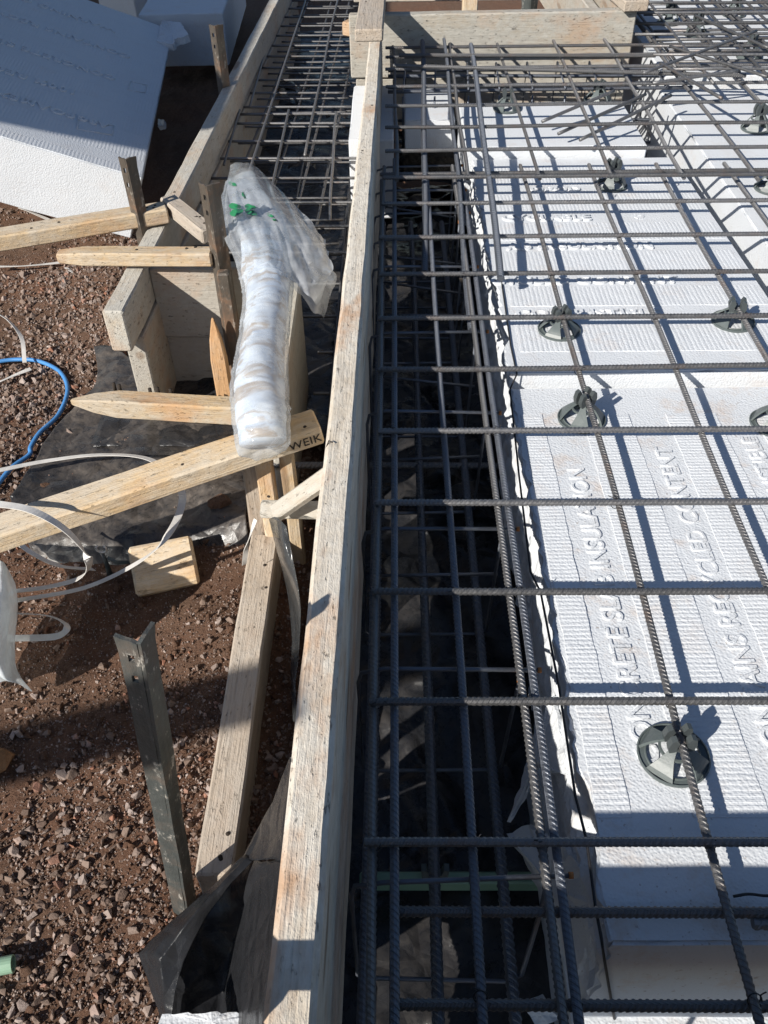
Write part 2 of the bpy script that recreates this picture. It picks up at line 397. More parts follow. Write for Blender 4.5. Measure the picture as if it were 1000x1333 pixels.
def eps_block(name, x0, x1, y0, y1, ztop, thick, mat, label, seed, rotz=0., tilt=(0, 0), chip=.004, group=None, rough_sides=(), res=.03):
    """expanded polystyrene block: gridded box with crumbled arrises; origin at its base centre"""
    lx, ly = x1-x0, y1-y0; bm = bmesh.new()
    nx, ny, nzv = max(2, int(lx/res)), max(2, int(ly/res)), max(2, int(thick/res))
    def gp(i, n, L):
        t = [0, .004] + [L*k/n for k in range(1, n)] + [L-.004, L]; return t[i]
    X = [gp(i, nx, lx)-lx/2 for i in range(nx+3)]; Y = [gp(i, ny, ly)-ly/2 for i in range(ny+3)]; Z = [gp(i, nzv, thick) for i in range(nzv+3)]
    vm = {}
    def V(i, j, k):
        key = (i, j, k)
        if key in vm: return vm[key]
        p = Vector((X[i], Y[j], Z[k])); ext = sum((i in (0, len(X)-1), j in (0, len(Y)-1), k in (0, len(Z)-1)))
        if ext >= 2:
            c = Vector((0, 0, thick/2)); d = Vector((-(p.x > 0)+(p.x < 0) if i in (0, len(X)-1) else 0, -(p.y > 0)+(p.y < 0) if j in (0, len(Y)-1) else 0, -(p.z > thick/2)+(p.z < thick/2) if k in (0, len(Z)-1) else 0))
            a = .0025+chip*max(0, nz(p, 23, seed))*1.6+chip*2.2*max(0, nz(p, 8, seed+5)-.25); p += d*a
        else:
            p += Vector((nz(p, 9, seed), nz(p, 9, seed+3), nz(p, 9, seed+6)))*.0012
        for side in rough_sides:
            if side == 'x0' and i <= 1:
                p.x += .008*nz(p, 17, seed)+.010*max(0, nz(p, 38, seed))+.007*nz(p, 70, seed+2)+.008*nz(p, 4, seed)+.022*max(0, 1-abs(p.y+ly*.5-.16)/.07)*(p.z > thick-.06)
        vm[key] = bm.verts.new(p); return vm[key]
    a, b, c = len(X)-1, len(Y)-1, len(Z)-1
    for i in range(a):
        for j in range(b):
            bm.faces.new((V(i, j, c), V(i+1, j, c), V(i+1, j+1, c), V(i, j+1, c))); bm.faces.new((V(i, j, 0), V(i, j+1, 0), V(i+1, j+1, 0), V(i+1, j, 0)))
        for k in range(c):
            bm.faces.new((V(i, 0, k), V(i+1, 0, k), V(i+1, 0, k+1), V(i, 0, k+1))); bm.faces.new((V(i, b, k), V(i, b, k+1), V(i+1, b, k+1), V(i+1, b, k)))
    for j in range(b):
        for k in range(c):
            bm.faces.new((V(0, j, k), V(0, j, k+1), V(0, j+1, k+1), V(0, j+1, k))); bm.faces.new((V(a, j, k), V(a, j+1, k), V(a, j+1, k+1), V(a, j, k+1)))
    me = bpy.data.meshes.new(name); bm.to_mesh(me); bm.free()
    o = link(name, me, mat, loc=((x0+x1)/2, (y0+y1)/2, ztop-thick), rot=(tilt[0], tilt[1], rotz))
    return tag(o, label, 'foam block', group)
def letters(txt, size, mat, parent, loc, rotz, align='LEFT', ext=.0022, name='lettering', spacing=1.05, rot=None, bold=0.):
    cu = bpy.data.curves.new('t', 'FONT'); cu.body = txt; cu.size = size; cu.extrude = ext; cu.bevel_depth = min(.0007, ext*.6); cu.align_x = align; cu.space_character = spacing
    cu.offset = bold; cu.resolution_u = 3; cu.bevel_resolution = 0
    tmp = bpy.data.objects.new('t', cu); COL.objects.link(tmp)
    dg = bpy.context.evaluated_depsgraph_get(); me = bpy.data.meshes.new_from_object(tmp.evaluated_get(dg)); bpy.data.objects.remove(tmp)
    me.materials.clear()
    return link(name, me, mat, parent, loc=loc, rot=rot or (0, 0, rotz))
def on_y(u, v, Y):
    d = CR*((u-500)/F) + CD*((v-666.5)/F) + _f
    return Vector((0, 0, H)) + d*(Y/d.y)
def px(p):
    v = Vector(p)-Vector((0, 0, H)); w = v.dot(_f); return (500+F*v.dot(CR)/w, 666.5+F*v.dot(CD)/w)
def up_to(x, y, v):
    """height on the plumb line over (x, y) that shows at photograph row v"""
    lo, hi = -.8, .95
    for _ in range(40):
        m = (lo+hi)/2
        if px((x, y, m))[1] > v: lo = m
        else: hi = m
    return lo
G0 = -.45                                                # soil level beside the formwork
SHEETS = []
def ground_z(x, y):
    z = G0 + .035*nz((x, y, 0), 1.3, 3) + .016*nz((x, y, 0), 5, 7) + .007*nz((x, y, 0), 17, 1)
    for (cx, cy, r, h) in ((-.36, 1.5, .16, .07), (-.62, 1.72, .3, -.02), (-.9, 2.75, .3, .05), (-.42, 1.18, .14, .03)):
        d2 = ((x-cx)**2+(y-cy)**2)/(r*r)
        if d2 < 6: z += h*math.exp(-d2)
    t = min(1, max(0, (x+.22)/.12)) if y < 1.9 else min(1, max(0, (x+.70)/.08))
    return z*(1-t) + (-.56)*t

# ------------------------------------------------------------------ setting: soil
def build_ground():
    xs = [-200, -60, -20, -8, -4, -2.6, -2.1]+[-1.8+.0125*i for i in range(141)]+[.1, .5, 1.5, 3, 6, 12, 30, 90, 200]
    ys = [-200, -60, -15, -5, -2, -.8, -.2]+[.1+.0125*i for i in range(225)]+[2.95+.03*i for i in range(85)]+[5.6, 6.5, 8, 11, 16, 30, 70, 200]
    vs = [(x, y, ground_z(x, y)+.004*nz((x, y, 0), 48, 2)) for y in ys for x in xs]; n = len(xs)
    fs = [(j*n+i, j*n+i+1, j*n+n+i+1, j*n+n+i) for j in range(len(ys)-1) for i in range(n-1)]
    tag(link('ground', pyd('ground', vs, fs, True), M['soil']), 'red brown stony soil around the formwork', None, None, 'structure')
build_ground()

def rock_shape(seed, n=13, flat=.7):
    rg = random.Random(seed); bm = bmesh.new()
    for i in range(n):
        v = Vector((rg.gauss(0, 1), rg.gauss(0, 1), rg.gauss(0, 1))).normalized()*rg.uniform(.75, 1.)
        bm.verts.new((v.x, v.y*rg.uniform(.7, 1), v.z*flat))
    r = bmesh.ops.convex_hull(bm, input=bm.verts); bmesh.ops.delete(bm, geom=[g for g in r['geom_interior'] if isinstance(g, bmesh.types.BMVert)], context='VERTS')
    bmesh.ops.triangulate(bm, faces=bm.faces); bm.verts.index_update()
    out = ([v.co.copy() for v in bm.verts], [tuple(v.index for v in f.verts) for f in bm.faces]); bm.free(); return out
ROCKS = [rock_shape(s, 12, random.uniform(.5, .9)) for s in range(10)]; PEB = [rock_shape(50+s, 8, .75) for s in range(6)]
def gravel():
    rg = random.Random(11); vs = []; fs = []
    def add(x, y, s, shp):
        rot = Euler((rg.uniform(0, 6), rg.uniform(0, 6), rg.uniform(0, 6))).to_matrix()
        z = ground_z(x, y)+s*.35; b = len(vs)
        for p in shp[0]: q = rot @ (p*s); vs.append((x+q.x, y+q.y, z+q.z))
        fs.extend(tuple(i+b for i in f) for f in shp[1])
    for k in range(52000):
        y = rg.uniform(.25, 3.3); x = rg.uniform(-.25-.62*y**.9-.25, -.17)
        if x < -1.7: continue
        dens = .50+1.05*nz((x, y, 0), 2.2, 5)+.35*nz((x, y, 0), 7, 2)
        if 1.8 < y < 2.75 and x < -.72: dens += .45
        if rg.random() > dens: continue
        s = min(.0135, .0021*math.exp(abs(rg.gauss(0, .78)))) + (.002 if y > 1.8 else 0)
        add(x, y, s, rg.choice(PEB if s < .006 else ROCKS))
    for k in range(420):
        t = rg.random(); w = rg.gauss(0, 1)
        if k < 200: u, v = 135+110*t+w*6, 588-55*t+w*5
        elif k < 260: u, v = 250+30*t+w*3, 572-22*t+w*3
        else: u, v = rg.uniform(40, 310), rg.uniform(510, 690)
        q = at(u, v, G0+.035)
        if k < 260 or rg.random() < .6:
            s_ = .0016*math.exp(abs(rg.gauss(0, .6))); b = len(vs); rot = Euler((t*6, t*9, t*13)).to_matrix()
            for p_ in rg.choice(PEB)[0] if False else PEB[k % 6][0]: q_ = rot @ (p_*s_); vs.append((q.x+q_.x, q.y+q_.y, ground_z(q.x, q.y)+.036+q_.z))
            fs.extend(tuple(i_+b for i_ in f_) for f_ in PEB[k % 6][1])
    tag(link('gravel', pyd('gravel', vs, fs), M['stone']), 'loose angular gravel scattered over the brown soil', None, None, 'stuff')
gravel()
def crumbs():
    rg = random.Random(21)
    for nm, mat, cnt, lab, sz in (('soil_crumbs', M['soil'], 14000, 'crumbly lumps of red brown soil covering the ground', (.0026, .65, .014)), ('grit', M['stone'], 60000, 'fine stone grit pressed into the soil surface', (.0015, .4, .005))):
        vs = []; fs = []
        for k in range(cnt):
            y = rg.uniform(.25, 3.0)**1.; x = rg.uniform(-.5-.6*y, -.16)
            if x < -1.6: continue
            if nm == 'soil_crumbs':
                if rg.random() > .5+.9*nz((x, y, 0), 3, 12)+(.4 if (x+.36)**2+(y-1.35)**2 < .08 else 0): continue
            s_ = min(sz[2], sz[0]*math.exp(abs(rg.gauss(0, sz[1])))); z = ground_z(x, y)+s_*.25; b = len(vs); shp = PEB[k % 6] if s_ < .007 else ROCKS[k % 10]
            rot = Euler((rg.uniform(0, 6), rg.uniform(0, 6), rg.uniform(0, 6))).to_matrix()
            for p in shp[0]: q = rot @ (p*s_); vs.append((x+q.x, y+q.y, z+q.z))
            fs.extend(tuple(i_+b for i_ in f_) for f_ in shp[1])
        tag(link(nm, pyd(nm, vs, fs, nm == 'soil_crumbs'), mat), lab, None, None, 'stuff')
crumbs()
def stones():
    rg = random.Random(5)
    pts = [(290,625+300),(20,1110),(345,1100-480),(12,925),(150,1030),(140,1065),(165,1085),(110,970),(185,960),(160,1010),(70,1270),(58,1295),(130,1255),(225,1080),
           (135,870),(265,785),(75,845),(190,1120),(30,1140),(205,880),(110,1185),(128,1330),(15,1225),(175,1255),(205,1295),(95,1010),(48,1330),(60,455),(30,395),(110,415),(75,395),(125,330),(145,440),(100,460),(40,520),(140,790),(90,1130),(235,1065)]
    for i, (u, v) in enumerate(pts):
        s = rg.uniform(.008, .0155); p = at(u, v, G0); z = ground_z(p.x, p.y); p = at(u, v, z)
        vv, ff = ROCKS[i % 10]; me = pyd('stone', [q*s for q in vv], ff)
        o = link('stone', me, M['stone'], loc=(p.x, p.y, z+s*.4), rot=(rg.uniform(0, 6), rg.uniform(0, .6), rg.uniform(0, 6)))
        tag(o, 'loose angular pinkish brown stone, larger than the gravel it lies in', 'stone', 'larger stones lying in the gravel')
    vv, ff = rock_shape(77, 26, .8); p = at(2, 1000, G0)
    k = simple('rust_brown_rock', (.24, .12, .05), .9, 0, 40, .5, .01)
    tag(link('rock', pyd('rock', [q*.042 for q in vv], ff), k, loc=(p.x-.01, p.y, ground_z(p.x, p.y)+.02)), 'rust brown rock at the left edge, the largest stone on the soil', 'rock')
    p = at(520/3.333-10, 1000, G0)
    for (u, v, s, lab) in ((192, 752+8, .022, 'dark red soil clod in the shadow right of the cut timber block'), (288, 665, .034, 'crumbly dark soil clod on the edge of the black sheet beside the post'), (57, 633, .022, 'red brown soil clod resting on the black sheet left of the long timber')):
        p = at(u, v, G0+.03); vv, ff = rock_shape(int(u), 40, .8)
        tag(link('soil_clod', pyd('clod', [q*s*(1+.3*nz(q, 3, u)) for q in vv], ff), M['soil'], loc=(p.x, p.y, max(ground_z(p.x, p.y), G0)+.02)), lab, 'soil clod')
stones()

# ------------------------------------------------------------------ trench lining
def lining():
    def fn(u, v, p):
        a = abs(u-.5)*2; q = Vector(p)
        q.z += .014*nz((p.x*1., p.y*.6, 0), 5, 4)+.022*(1-2*abs(nz((p.x+p.y*.5, p.y*.3, 0), 8, 8)))+.012*(1-2*abs(nz((p.x*.6-p.y, p.y*.5, 3), 13, 2)))+.004*nz(p, 40, 1)
        if u > .86 and p.y > .42: q.z += (u-.86)/.14*.30; q.x = p.x-.03*(u-.86)/.14
        if u < .12: q.z += (.12-u)/.12*.12
        return q
    o = sheet('trench_membrane', [(-.16, -.5, -.44), (.32, -.5, -.44), (.32, 3.4, -.44), (-.16, 3.4, -.44)], 60, 420, fn, M['membrane'])
    tag(o, 'crumpled black plastic membrane lining the trench under the rebar cage', 'plastic sheet')
    def fn2(u, v, p):
        q = Vector(p); q.z += .02*nz(p, 4, 4)+.014*nz(p, 11, 8)+.004*nz(p, 37, 1); return q
    o = sheet('trench_membrane', [(-.80, 1.75, -.42), (-.12, 1.75, -.42), (-.12, 5.6, -.42), (-.80, 5.6, -.42)], 40, 150, fn2, M['membrane'])
    tag(o, 'black plastic membrane lining the narrower trench beside the left formwork', 'plastic sheet')
    def fn4(u, v, p): return p+Vector((0, 0, .03*nz(p, 5, 9)+.012*nz(p, 14, 3)))
    o = sheet('trench_membrane', [(.30, -.6, -.47), (1.95, -.6, -.47), (1.95, .372, -.45), (.30, .372, -.45)], 60, 40, fn4, M['membrane'])  # dark sheet added to cut light bouncing onto the near block's front
    tag(o, 'black membrane added in the cross trench to cut bounced light on the near foam block', 'plastic sheet')
    # rumpled folds and scraps on the trench floor
    rg = random.Random(3)
    for (u, v, s, lab) in ((372, 120, .08, 'crumpled pale plastic scrap deep in the narrow trench near the far mesh'), (395, 215, .06, 'glinting plastic scrap in the narrow trench beside the sleeve'), (440, 150, .05, 'small plastic scrap in the narrow trench close to the middle board'), (540, 270, .06, 'crumpled plastic scrap at the far end of the main trench'), (560, 300, .05, 'small glossy plastic scrap in the main trench under the far links'), (612, 655, .06, 'shiny curled scrap of black plastic on the trench floor under the thick cross bar'), (575, 610, .045, 'small torn scrap of grey plastic beside the thick cross bar')):
        c = at(u, v, -.38)
        def fn3(a, b, p, c=c, s=s, u=u):
            q = Vector(p); q.z += s*.5*math.sin(a*3.1)+s*.3*nz((a*2, b*2, u), 1.5, 3); q.x += s*.25*nz((a, b, 0), 3, u); return q
        o = sheet('plastic_scrap', [c+Vector((-s, -s*.7, 0)), c+Vector((s, -s, 0)), c+Vector((s*.8, s, 0)), c+Vector((-s*.8, s*.6, 0))], 14, 14, fn3, M['membrane_dusty'])
        tag(o, lab, 'plastic scrap')
lining()

# ------------------------------------------------------------------ foam blocks
E1 = eps_mat('eps_near', 0, .18, -.2435, .43, .009, .0, 1.)     # lines of letters follow one another along x
E2 = eps_mat('eps_middle', 1, .165, 0., .36, .0105, .0, .45)
EP = eps_mat('eps_plain', 1, .165, 0, .4, .01, .0, .5)
X0, Z1, Z2 = .24, -.0575, -.054                        # heights of the two lettered blocks at their middles
S1, S2, YM1, YM2 = -.0225, -.0224, .9425, 2.139         # both fall slightly away from the camera
def z1(y): return Z1+S1*(y-YM1)
def z2(y): return Z2+S2*(y-YM2)
def at_s(u, v, zf, up=0.):
    p = at(u, v, -.05)
    for _ in range(5): p = at(u, v, zf(p.y)+up)
    return p
b1 = eps_block('foam_block', X0, .84, .378, 1.507, Z1, .26, E1, 'near white foam block with lettering running away from the camera, a spacer on it', 1, rough_sides=('x0',), res=.013)
b1r = eps_block('foam_block', .846, 1.46, .378, 1.507, Z1, .26, E1, 'white foam block at the right edge beside the near lettered block', 2)
b2 = eps_block('foam_block', X0+.003, .888, 1.522, 2.757, Z2, .24, E2, 'middle white foam block with five lines of raised lettering facing the camera', 3, rough_sides=('x0',), res=.013)
b3 = eps_block('foam_block', .228, .80, 2.765, 3.18, -.034, .26, E2, 'short white foam block behind the middle lettered block, its front lit', 4)
b4 = eps_block('foam_block', .957, 1.62, 1.70, 3.30, -.035, .3, E2, 'stained white foam block on the far right of the gap, with its left side lit', 5)
b5 = eps_block('foam_block', X0-.01, .9, .352, .80, -.285, .15, EP, 'lower white foam block jutting out below the near block at the bottom', 6)
b5b = eps_block('foam_block', 0.93, 1.6, .352, .80, -.285, .15, EP, 'lower white foam block under the right edge block', 16)
b6 = eps_block('foam_block', X0+.02, .86, .81, 1.52, -.287, .15, EP, 'lower white foam block hidden under the near lettered block', 7)
b7b = eps_block('foam_block', .04, .215, 3.12, 3.5, -.07, .10, EP, 'shaded white foam offcut at the far right corner of the trench', 18)
b7 = eps_block('foam_block', -.155, .0, 3.02, 3.6, -.10, .28, EP, 'white foam block closing the far end of the rebar trench under the plank', 8)
b8 = eps_block('foam_block', 1.0, 2.2, 3.40, 4.6, -.02, .3, EP, 'white foam block under the dense bars behind the stained block', 9)
b9 = eps_block('foam_block', 1.15, 2.6, 4.7, 6.4, -.0, .3, EP, 'far white foam block under the dense bars at the top right', 10)
b10 = eps_block('foam_block', 1.64, 2.3, 1.7, 3.30, -.035, .3, EP, 'white foam block right of the stained block at the picture edge', 12)
def rib_panel(b, x0, x1, y0, y1, z, along, pitch, mat, hi=.0034, lo=.0018):
    """raised moulded panel with fine ribs; along = axis the ribs run in"""
    t0, t1, l0, l1 = (y0, y1, x0, x1) if along == 'x' else (x0, x1, y0, y1)
    n = int((t1-t0)/pitch); prof = [(t0, -.004), (t0+.0012, lo)]
    for i in range(n):
        a = t0+i*pitch+.001; prof += [(a+pitch*.22, lo), (a+pitch*.36, hi), (a+pitch*.78, hi), (a+pitch*.92, lo)]
    prof += [(t1-.0008, lo), (t1, -.004)]
    m = max(2, int((l1-l0)/.022)); ss = [l0, l0+.0012]+[l0+(l1-l0)*k/m for k in range(1, m)]+[l1-.0012, l1]; vs = []; fs = []; P = len(prof)
    for k, l in enumerate(ss):
        for q, (t, h) in enumerate(prof):
            e = k in (0, len(ss)-1); hh = -.004 if e else h
            j = .0007*nz((l, t, 0), 55, 3) if hh > 0 else 0; jl = .002*nz((t, 3, 0), 40, 2) if k in (0, 1) else (.002*nz((t, 7, 0), 40, 2) if k >= len(ss)-2 else 0)
            tt = t+.0008*nz((l, t*.3, 1), 30, 5)
            vs.append((l+jl, tt, z+hh+j) if along == 'x' else (tt, l+jl, z+hh+j))
    for k in range(len(ss)-1):
        for q in range(P-1): fs.append((k*P+q, k*P+q+1, (k+1)*P+q+1, (k+1)*P+q))
    me = pyd('ribbed_panel', vs, fs); bm = bmesh.new(); bm.from_mesh(me); bmesh.ops.recalc_face_normals(bm, faces=bm.faces)
    if sum(f.normal.z for f in bm.faces) < 0: bmesh.ops.reverse_faces(bm, faces=bm.faces)
    bm.to_mesh(me); bm.free(); return link('ribbed_panel', me, mat, b)
for xa_, xb_ in ((X0+.014, .300), (.377, .475), (.547, .651), (.722, .83)): rib_panel(b1, xa_, xb_, .53, 1.41, Z1, 'x', .0088, EP, .0019, .0014)
_ys = [at_s(700, v, z2).y for v in (413, 369, 324, 287, 250)]
_yb = [1.60]+[q for y in _ys for q in (y-.018, y+.05)]+[2.68]
for i in range(0, len(_yb), 2): rib_panel(b2, .272, .878, _yb[i], _yb[i+1], Z2, 'y', .0105, EP, .0013, .0008)
def ls(b, lines, size, rotz, f):
    for i, t in enumerate(lines):
        x, y, al = f(i); letters(t, size, EP, b, (x, y, (Z1 if b is b1 else Z2 if b is b2 else -.035)+.0004), rotz, al)
# near block: lines read away from the camera
for x, y, t in ((.354, .607, 'CONCRETE SLAB INSULATION'), (.531, .60, 'CONTAINS RECYCLED CONTENT'), (.706, .80, 'WARNING COMBUSTIBLE')):
    letters(t, .045, EP, b1, (x, y, Z1+.0004), math.pi/2, ext=.0018, spacing=1.02)
# middle block
for t, u, v in (('OPOD', 757, 250), ('CYCLABLE', 770, 287), ('AB INSULATION', 852, 324), ('CYCLED CONTENT', 884, 369), ('COMBUSTIBLE', 862, 413)):
    p = at_s(u, v, z2); letters(t, .05, EP, b2, (p.x, p.y, Z2+.0004), 0, 'RIGHT', .0038, bold=.0011)
p = at_s(832, 282, z2)
def recycle_mark(b, p, r, rot, zz, mat):
    for k in range(3):
        a = rot+k*2.094; c, s = math.cos(a), math.sin(a); vs = []
        for (x, y) in ((-.45, .55), (.25, .55), (.25, .8), (.75, .4), (.25, .0), (.25, .25), (-.3, .25)):
            vs.append((x, y))
        bm = bmesh.new(); f = bm.faces.new([bm.verts.new((p.x+r*(x*c-y*s), p.y+r*(x*s+y*c), zz)) for x, y in vs])
        e = bmesh.ops.extrude_face_region(bm, geom=[f]); bmesh.ops.translate(bm, vec=(0, 0, .0016), verts=[g for g in e['geom'] if isinstance(g, bmesh.types.BMVert)])
        bmesh.ops.recalc_face_normals(bm, faces=bm.faces)
        me = bpy.data.meshes.new('arrow'); bm.to_mesh(me); bm.free(); link('recycling_arrow', me, mat, b)
recycle_mark(b2, p, .024, 0, Z2-.0002, EP)
for b_, a_ in ((b1, S1), (b1r, S1), (b2, S2)): b_.rotation_euler.x = math.atan(a_)
for b_, t_ in ((b1, .26), (b1r, .26), (b2, .24)): b_.location.y += t_*b_.rotation_euler.x
letters('AFR', .04, EP, b4, (1.21, 2.95, -.0346), 0)
# tipped block on the left, upside-down lettering
B_, C_ = at(185, 232, -.17), at(225, 39, -.17)
_lo, _hi = -.3, .2
for _ in range(40):
    _m = (_lo+_hi)/2
    if (at(0, 177, _m)-B_).dot(C_-B_) > 0: _lo = _m
    else: _hi = _m
A_ = at(0, 177, _lo)
xa = (A_-B_).normalized(); ya = (C_-B_); ya = (ya-xa*ya.dot(xa)).normalized(); za = ya.cross(xa)*1
if za.z < 0: za = -za
xr = -xa                                                  # block x to the right
TH = .225; WL, LL = 1.2, (C_-B_).length
bl = eps_block('foam_block', 0, WL, 0, LL, 0, TH, eps_mat('eps_ribbed_left', 1, .23, .06, .36, .012, .7, .25), 'big tipped white foam block on the left, half in shadow with upside-down lettering', 21, res=.04)
ctr = B_+xa*WL/2+ya*LL/2-za*TH
bl.matrix_basis = Matrix(((xr.x, ya.x, za.x, ctr.x), (xr.y, ya.y, za.y, ctr.y), (xr.z, ya.z, za.z, ctr.z), (0, 0, 0, 1)))
def on_left(a, b, t=0): return B_+xa*a+ya*b+za*t
eul = Matrix(((-xr.x, -ya.x, za.x), (-xr.y, -ya.y, za.y), (-xr.z, -ya.z, za.z))).to_euler()
LEFT_TXT = []
def left_text(t, u, v, size):
    # ray onto the tipped top plane
    d = CR*((u-500)/F) + CD*((v-666.5)/F) + _f; O = Vector((0, 0, H)); s = (B_-O).dot(za)/d.dot(za); q = O+d*s
    letters(t, size, EP, bl, q+za*.0004, 0, 'LEFT', .004, rot=eul, spacing=1.15, bold=.0012)
for t, u, v in (('WARNING COMBUSTIBLE', 150, 39), ('CONTAINS RECYCLED CONTENT', 170, 73), ('CONCRETE SLAB INSULATION', 151, 101), ('100% RECYCLABLE', 101, 120), ('FOAMEX STYROPOD', 99, 150)):
    left_text(t, u, v, .062)
def left_pt(u, v):
    d = CR*((u-500)/F) + CD*((v-666.5)/F) + _f; O = Vector((0, 0, H)); s = (B_-O).dot(za)/d.dot(za); return O+d*s
def frame_mark(q):
    vs = []; fs = []
    for (a, b) in ((q[0], q[1]), (q[1], q[2]), (q[2], q[3]), (q[3], q[0])):
        me = sweep('border', [a+za*.001, b+za*.001], .0022, 6); link('logo_border', me, EP, bl)
frame_mark([left_pt(102, 155), left_pt(148, 164), left_pt(146, 176), left_pt(100, 168)])
frame_mark([left_pt(170, 106), left_pt(191, 111), left_pt(188, 121), left_pt(166, 117)])
left_text('ABG', 141, 163, .05)
_q = at(172, 19, -.12); _q2 = at(284, 14, -.12)
b12 = eps_block('foam_block', _q.x, _q2.x, _q.y, _q.y+1.2, -.12, .24, EP, 'white foam block standing in shadow behind the big tipped one', 23, rotz=.05)
b13 = eps_block('foam_block', -1.7, -1.5, 5.7, 6.2, -.1, .3, EP, 'corner of a farther white foam block at the top edge', 24, rotz=.7)
def shard(name, pts, th, mat, label, seed):
    """broken foam piece: jagged outline in 3D (nearly flat), real thickness"""
    P = [Vector(p) for p in pts]; c = sum(P, Vector())/len(P); n = Vector()
    for i in range(len(P)): n += (P[i]-c).cross(P[(i+1) % len(P)]-c)
    n.normalize(); out = []
    for i in range(len(P)):
        a, b = P[i], P[(i+1) % len(P)]; L = (b-a).length; m = max(1, int(L/.008))
        for k in range(m):
            q = a.lerp(b, k/m); j = Vector((nz(q, 60, seed), nz(q, 60, seed+4), nz(q, 60, seed+8)))*.005; out.append(q+j*(k > 0))
    bm = bmesh.new(); lo = [bm.verts.new(q-n*th/2) for q in out]; hi = [bm.verts.new(q+n*th/2) for q in out]; N = len(out)
    cl, ch = bm.verts.new(c-n*th*.5), bm.verts.new(c+n*th*.6)
    for i in range(N):
        j = (i+1) % N; bm.faces.new((lo[i], lo[j], hi[j], hi[i])); bm.faces.new((ch, hi[i], hi[j])); bm.faces.new((cl, lo[j], lo[i]))
    bmesh.ops.subdivide_edges(bm, edges=[e for e in bm.edges if e.calc_length() > .02], cuts=2, use_grid_fill=True)
    for v in bm.verts: v.co += Vector((nz(v.co, 35, seed), nz(v.co, 35, seed+2), nz(v.co, 35, seed+3)))*.003
    bmesh.ops.recalc_face_normals(bm, faces=bm.faces)
    me = bpy.data.meshes.new(name); bm.to_mesh(me); bm.free()
    return tag(link(name, me, mat), label, 'foam shard')
shard('foam_shard', [at(722, 905, -.1), at(745, 1010, -.1), at(700, 1000, -.2), at(663, 1070, -.26), at(680, 1020, -.24), at(700, 950, -.18)], .006, EP, 'long torn sliver of white foam hanging from the near block side', 1)
shard('foam_shard', [at(662, 1085, -.3), at(690, 1075, -.28), at(735, 1100, -.16), at(768, 1140, -.12), at(775, 1215, -.15), at(745, 1290, -.3), at(720, 1200, -.33), at(690, 1130, -.33)], .008, EP, 'broad jagged white foam flap leaning in the trench below the sliver', 2)
shard('foam_shard', [at(746, 1020, -.1), at(768, 1095, -.11), at(755, 1130, -.16), at(742, 1085, -.18)], .006, EP, 'small white foam chip wedged under the near block edge', 3)
shard('foam_shard', [at(212, 30, -.16), at(236, 33, -.14), at(247, 50, -.15), at(228, 56, -.16), at(226, 62, -.17), at(205, 58, -.16)], .03, EP, 'broken white foam piece on the corner of the big tipped block', 4)
shard('foam_shard', [at(208, 157, -.42), at(215, 158, -.4), at(214, 166, -.42), at(207, 167, -.42)], .02, EP, 'small white foam crumb on dark soil beside the left formwork', 5)
shard('foam_shard', [at(214, 1324, -.33), at(345, 1324, -.33), at(345, 1350, -.33), at(210, 1350, -.33)], .03, EP, 'strip of white foam under the black sheet at the bottom edge', 6)
shard('foam_shard', [at(683, 1308, -.30), at(708, 1300, -.29), at(730, 1322, -.30), at(700, 1336, -.31)], .03, EP, 'white foam crumb beside the paired bars at the bottom', 8)

# ------------------------------------------------------------------ formwork
def board_child(root, name, a, b, w, h, mat, **k): return timber(name, a, b, w, h, mat, parent=root, **k)
# the long board along the trench
mb = empty('formwork_board', (-.1, 1.5, -.45), 'long weathered formwork plank running up the middle beside the rebar trench', 'formwork board')
mx = lambda y: -.0996 + .0115*y                        # centre line
o = timber('plank', (-.0968, .05, .166), (-.0655, 3.62, .075), .046, .40, M['form_main'], parent=mb, rough=.0022, bev=.006)
for (u, v, r) in ((425, 579, .0035),):
    p = at(u, v, .166-.0255*(at(u, v, .15).y-.05)); link('nail', sweep('nail', [p+Vector((0, 0, -.004)), p+Vector((.004, .003, .006)), p+Vector((.010, -.002, .006))], .0011, 6), M['hole'], o)
p = Vector((mx(.2)+.0215, .262, -.02)); link('screw', sweep('screw', [p, p+Vector((.009, 0, 0)), p+Vector((.0095, 0, 0)), p+Vector((.012, 0, 0))], lambda t: .002 if t < .6 else .0042, 8), M['stake_rusty'], o)
# far box
fb = empty('formwork_box', (.35, 3.7, -.3), 'concrete-stained timber formwork box at the top of the picture beyond the mesh', 'formwork box')
YB = 3.69
board_child(fb, 'front_board', (-.17, YB+.025, .123), (.93, YB+.025, .128), .05, .225, M['form'], rough=.002, bev=.005)
board_child(fb, 'front_board', (-.15, YB+.03, -.106), (.93, YB+.03, -.102), .045, .2, M['form'])
board_child(fb, 'side_board', (.905, YB+.055, .118), (.86, 5.2, .118), .05, .22, M['form'])
board_child(fb, 'side_board', (.80, YB+.08, .10), (.76, 5.2, .10), .045, .22, M['form'])
board_child(fb, 'top_plank', (.915, YB-.03, .168), (.76, 5.4, .168), .095, .038, M['old'])
board_child(fb, 'back_board', (-.2, 5.0, .10), (.76, 5.0, .10), .05, .22, M['form'])
board_child(fb, 'corner_post', (.30, YB+.085, .2), (.30, YB+.085, -.4), .06, .045, M['fresh'], up=(0, -1, 0))
tp = timber('plank', at(480, 38, .212)+Vector((0, .0, 0)), (-.045, 5.6, .205), .093, .038, M['old'], 'short plank end with pale end grain lying on top of the long formwork board', 'plank')
stub = timber('timber_offcut', at(449, 26, .09), at(470, 29, .09), .05, .05, M['orange'], 'orange timber stub poking out left of the far box', 'timber')
for x in (.07, .16, .27): pass

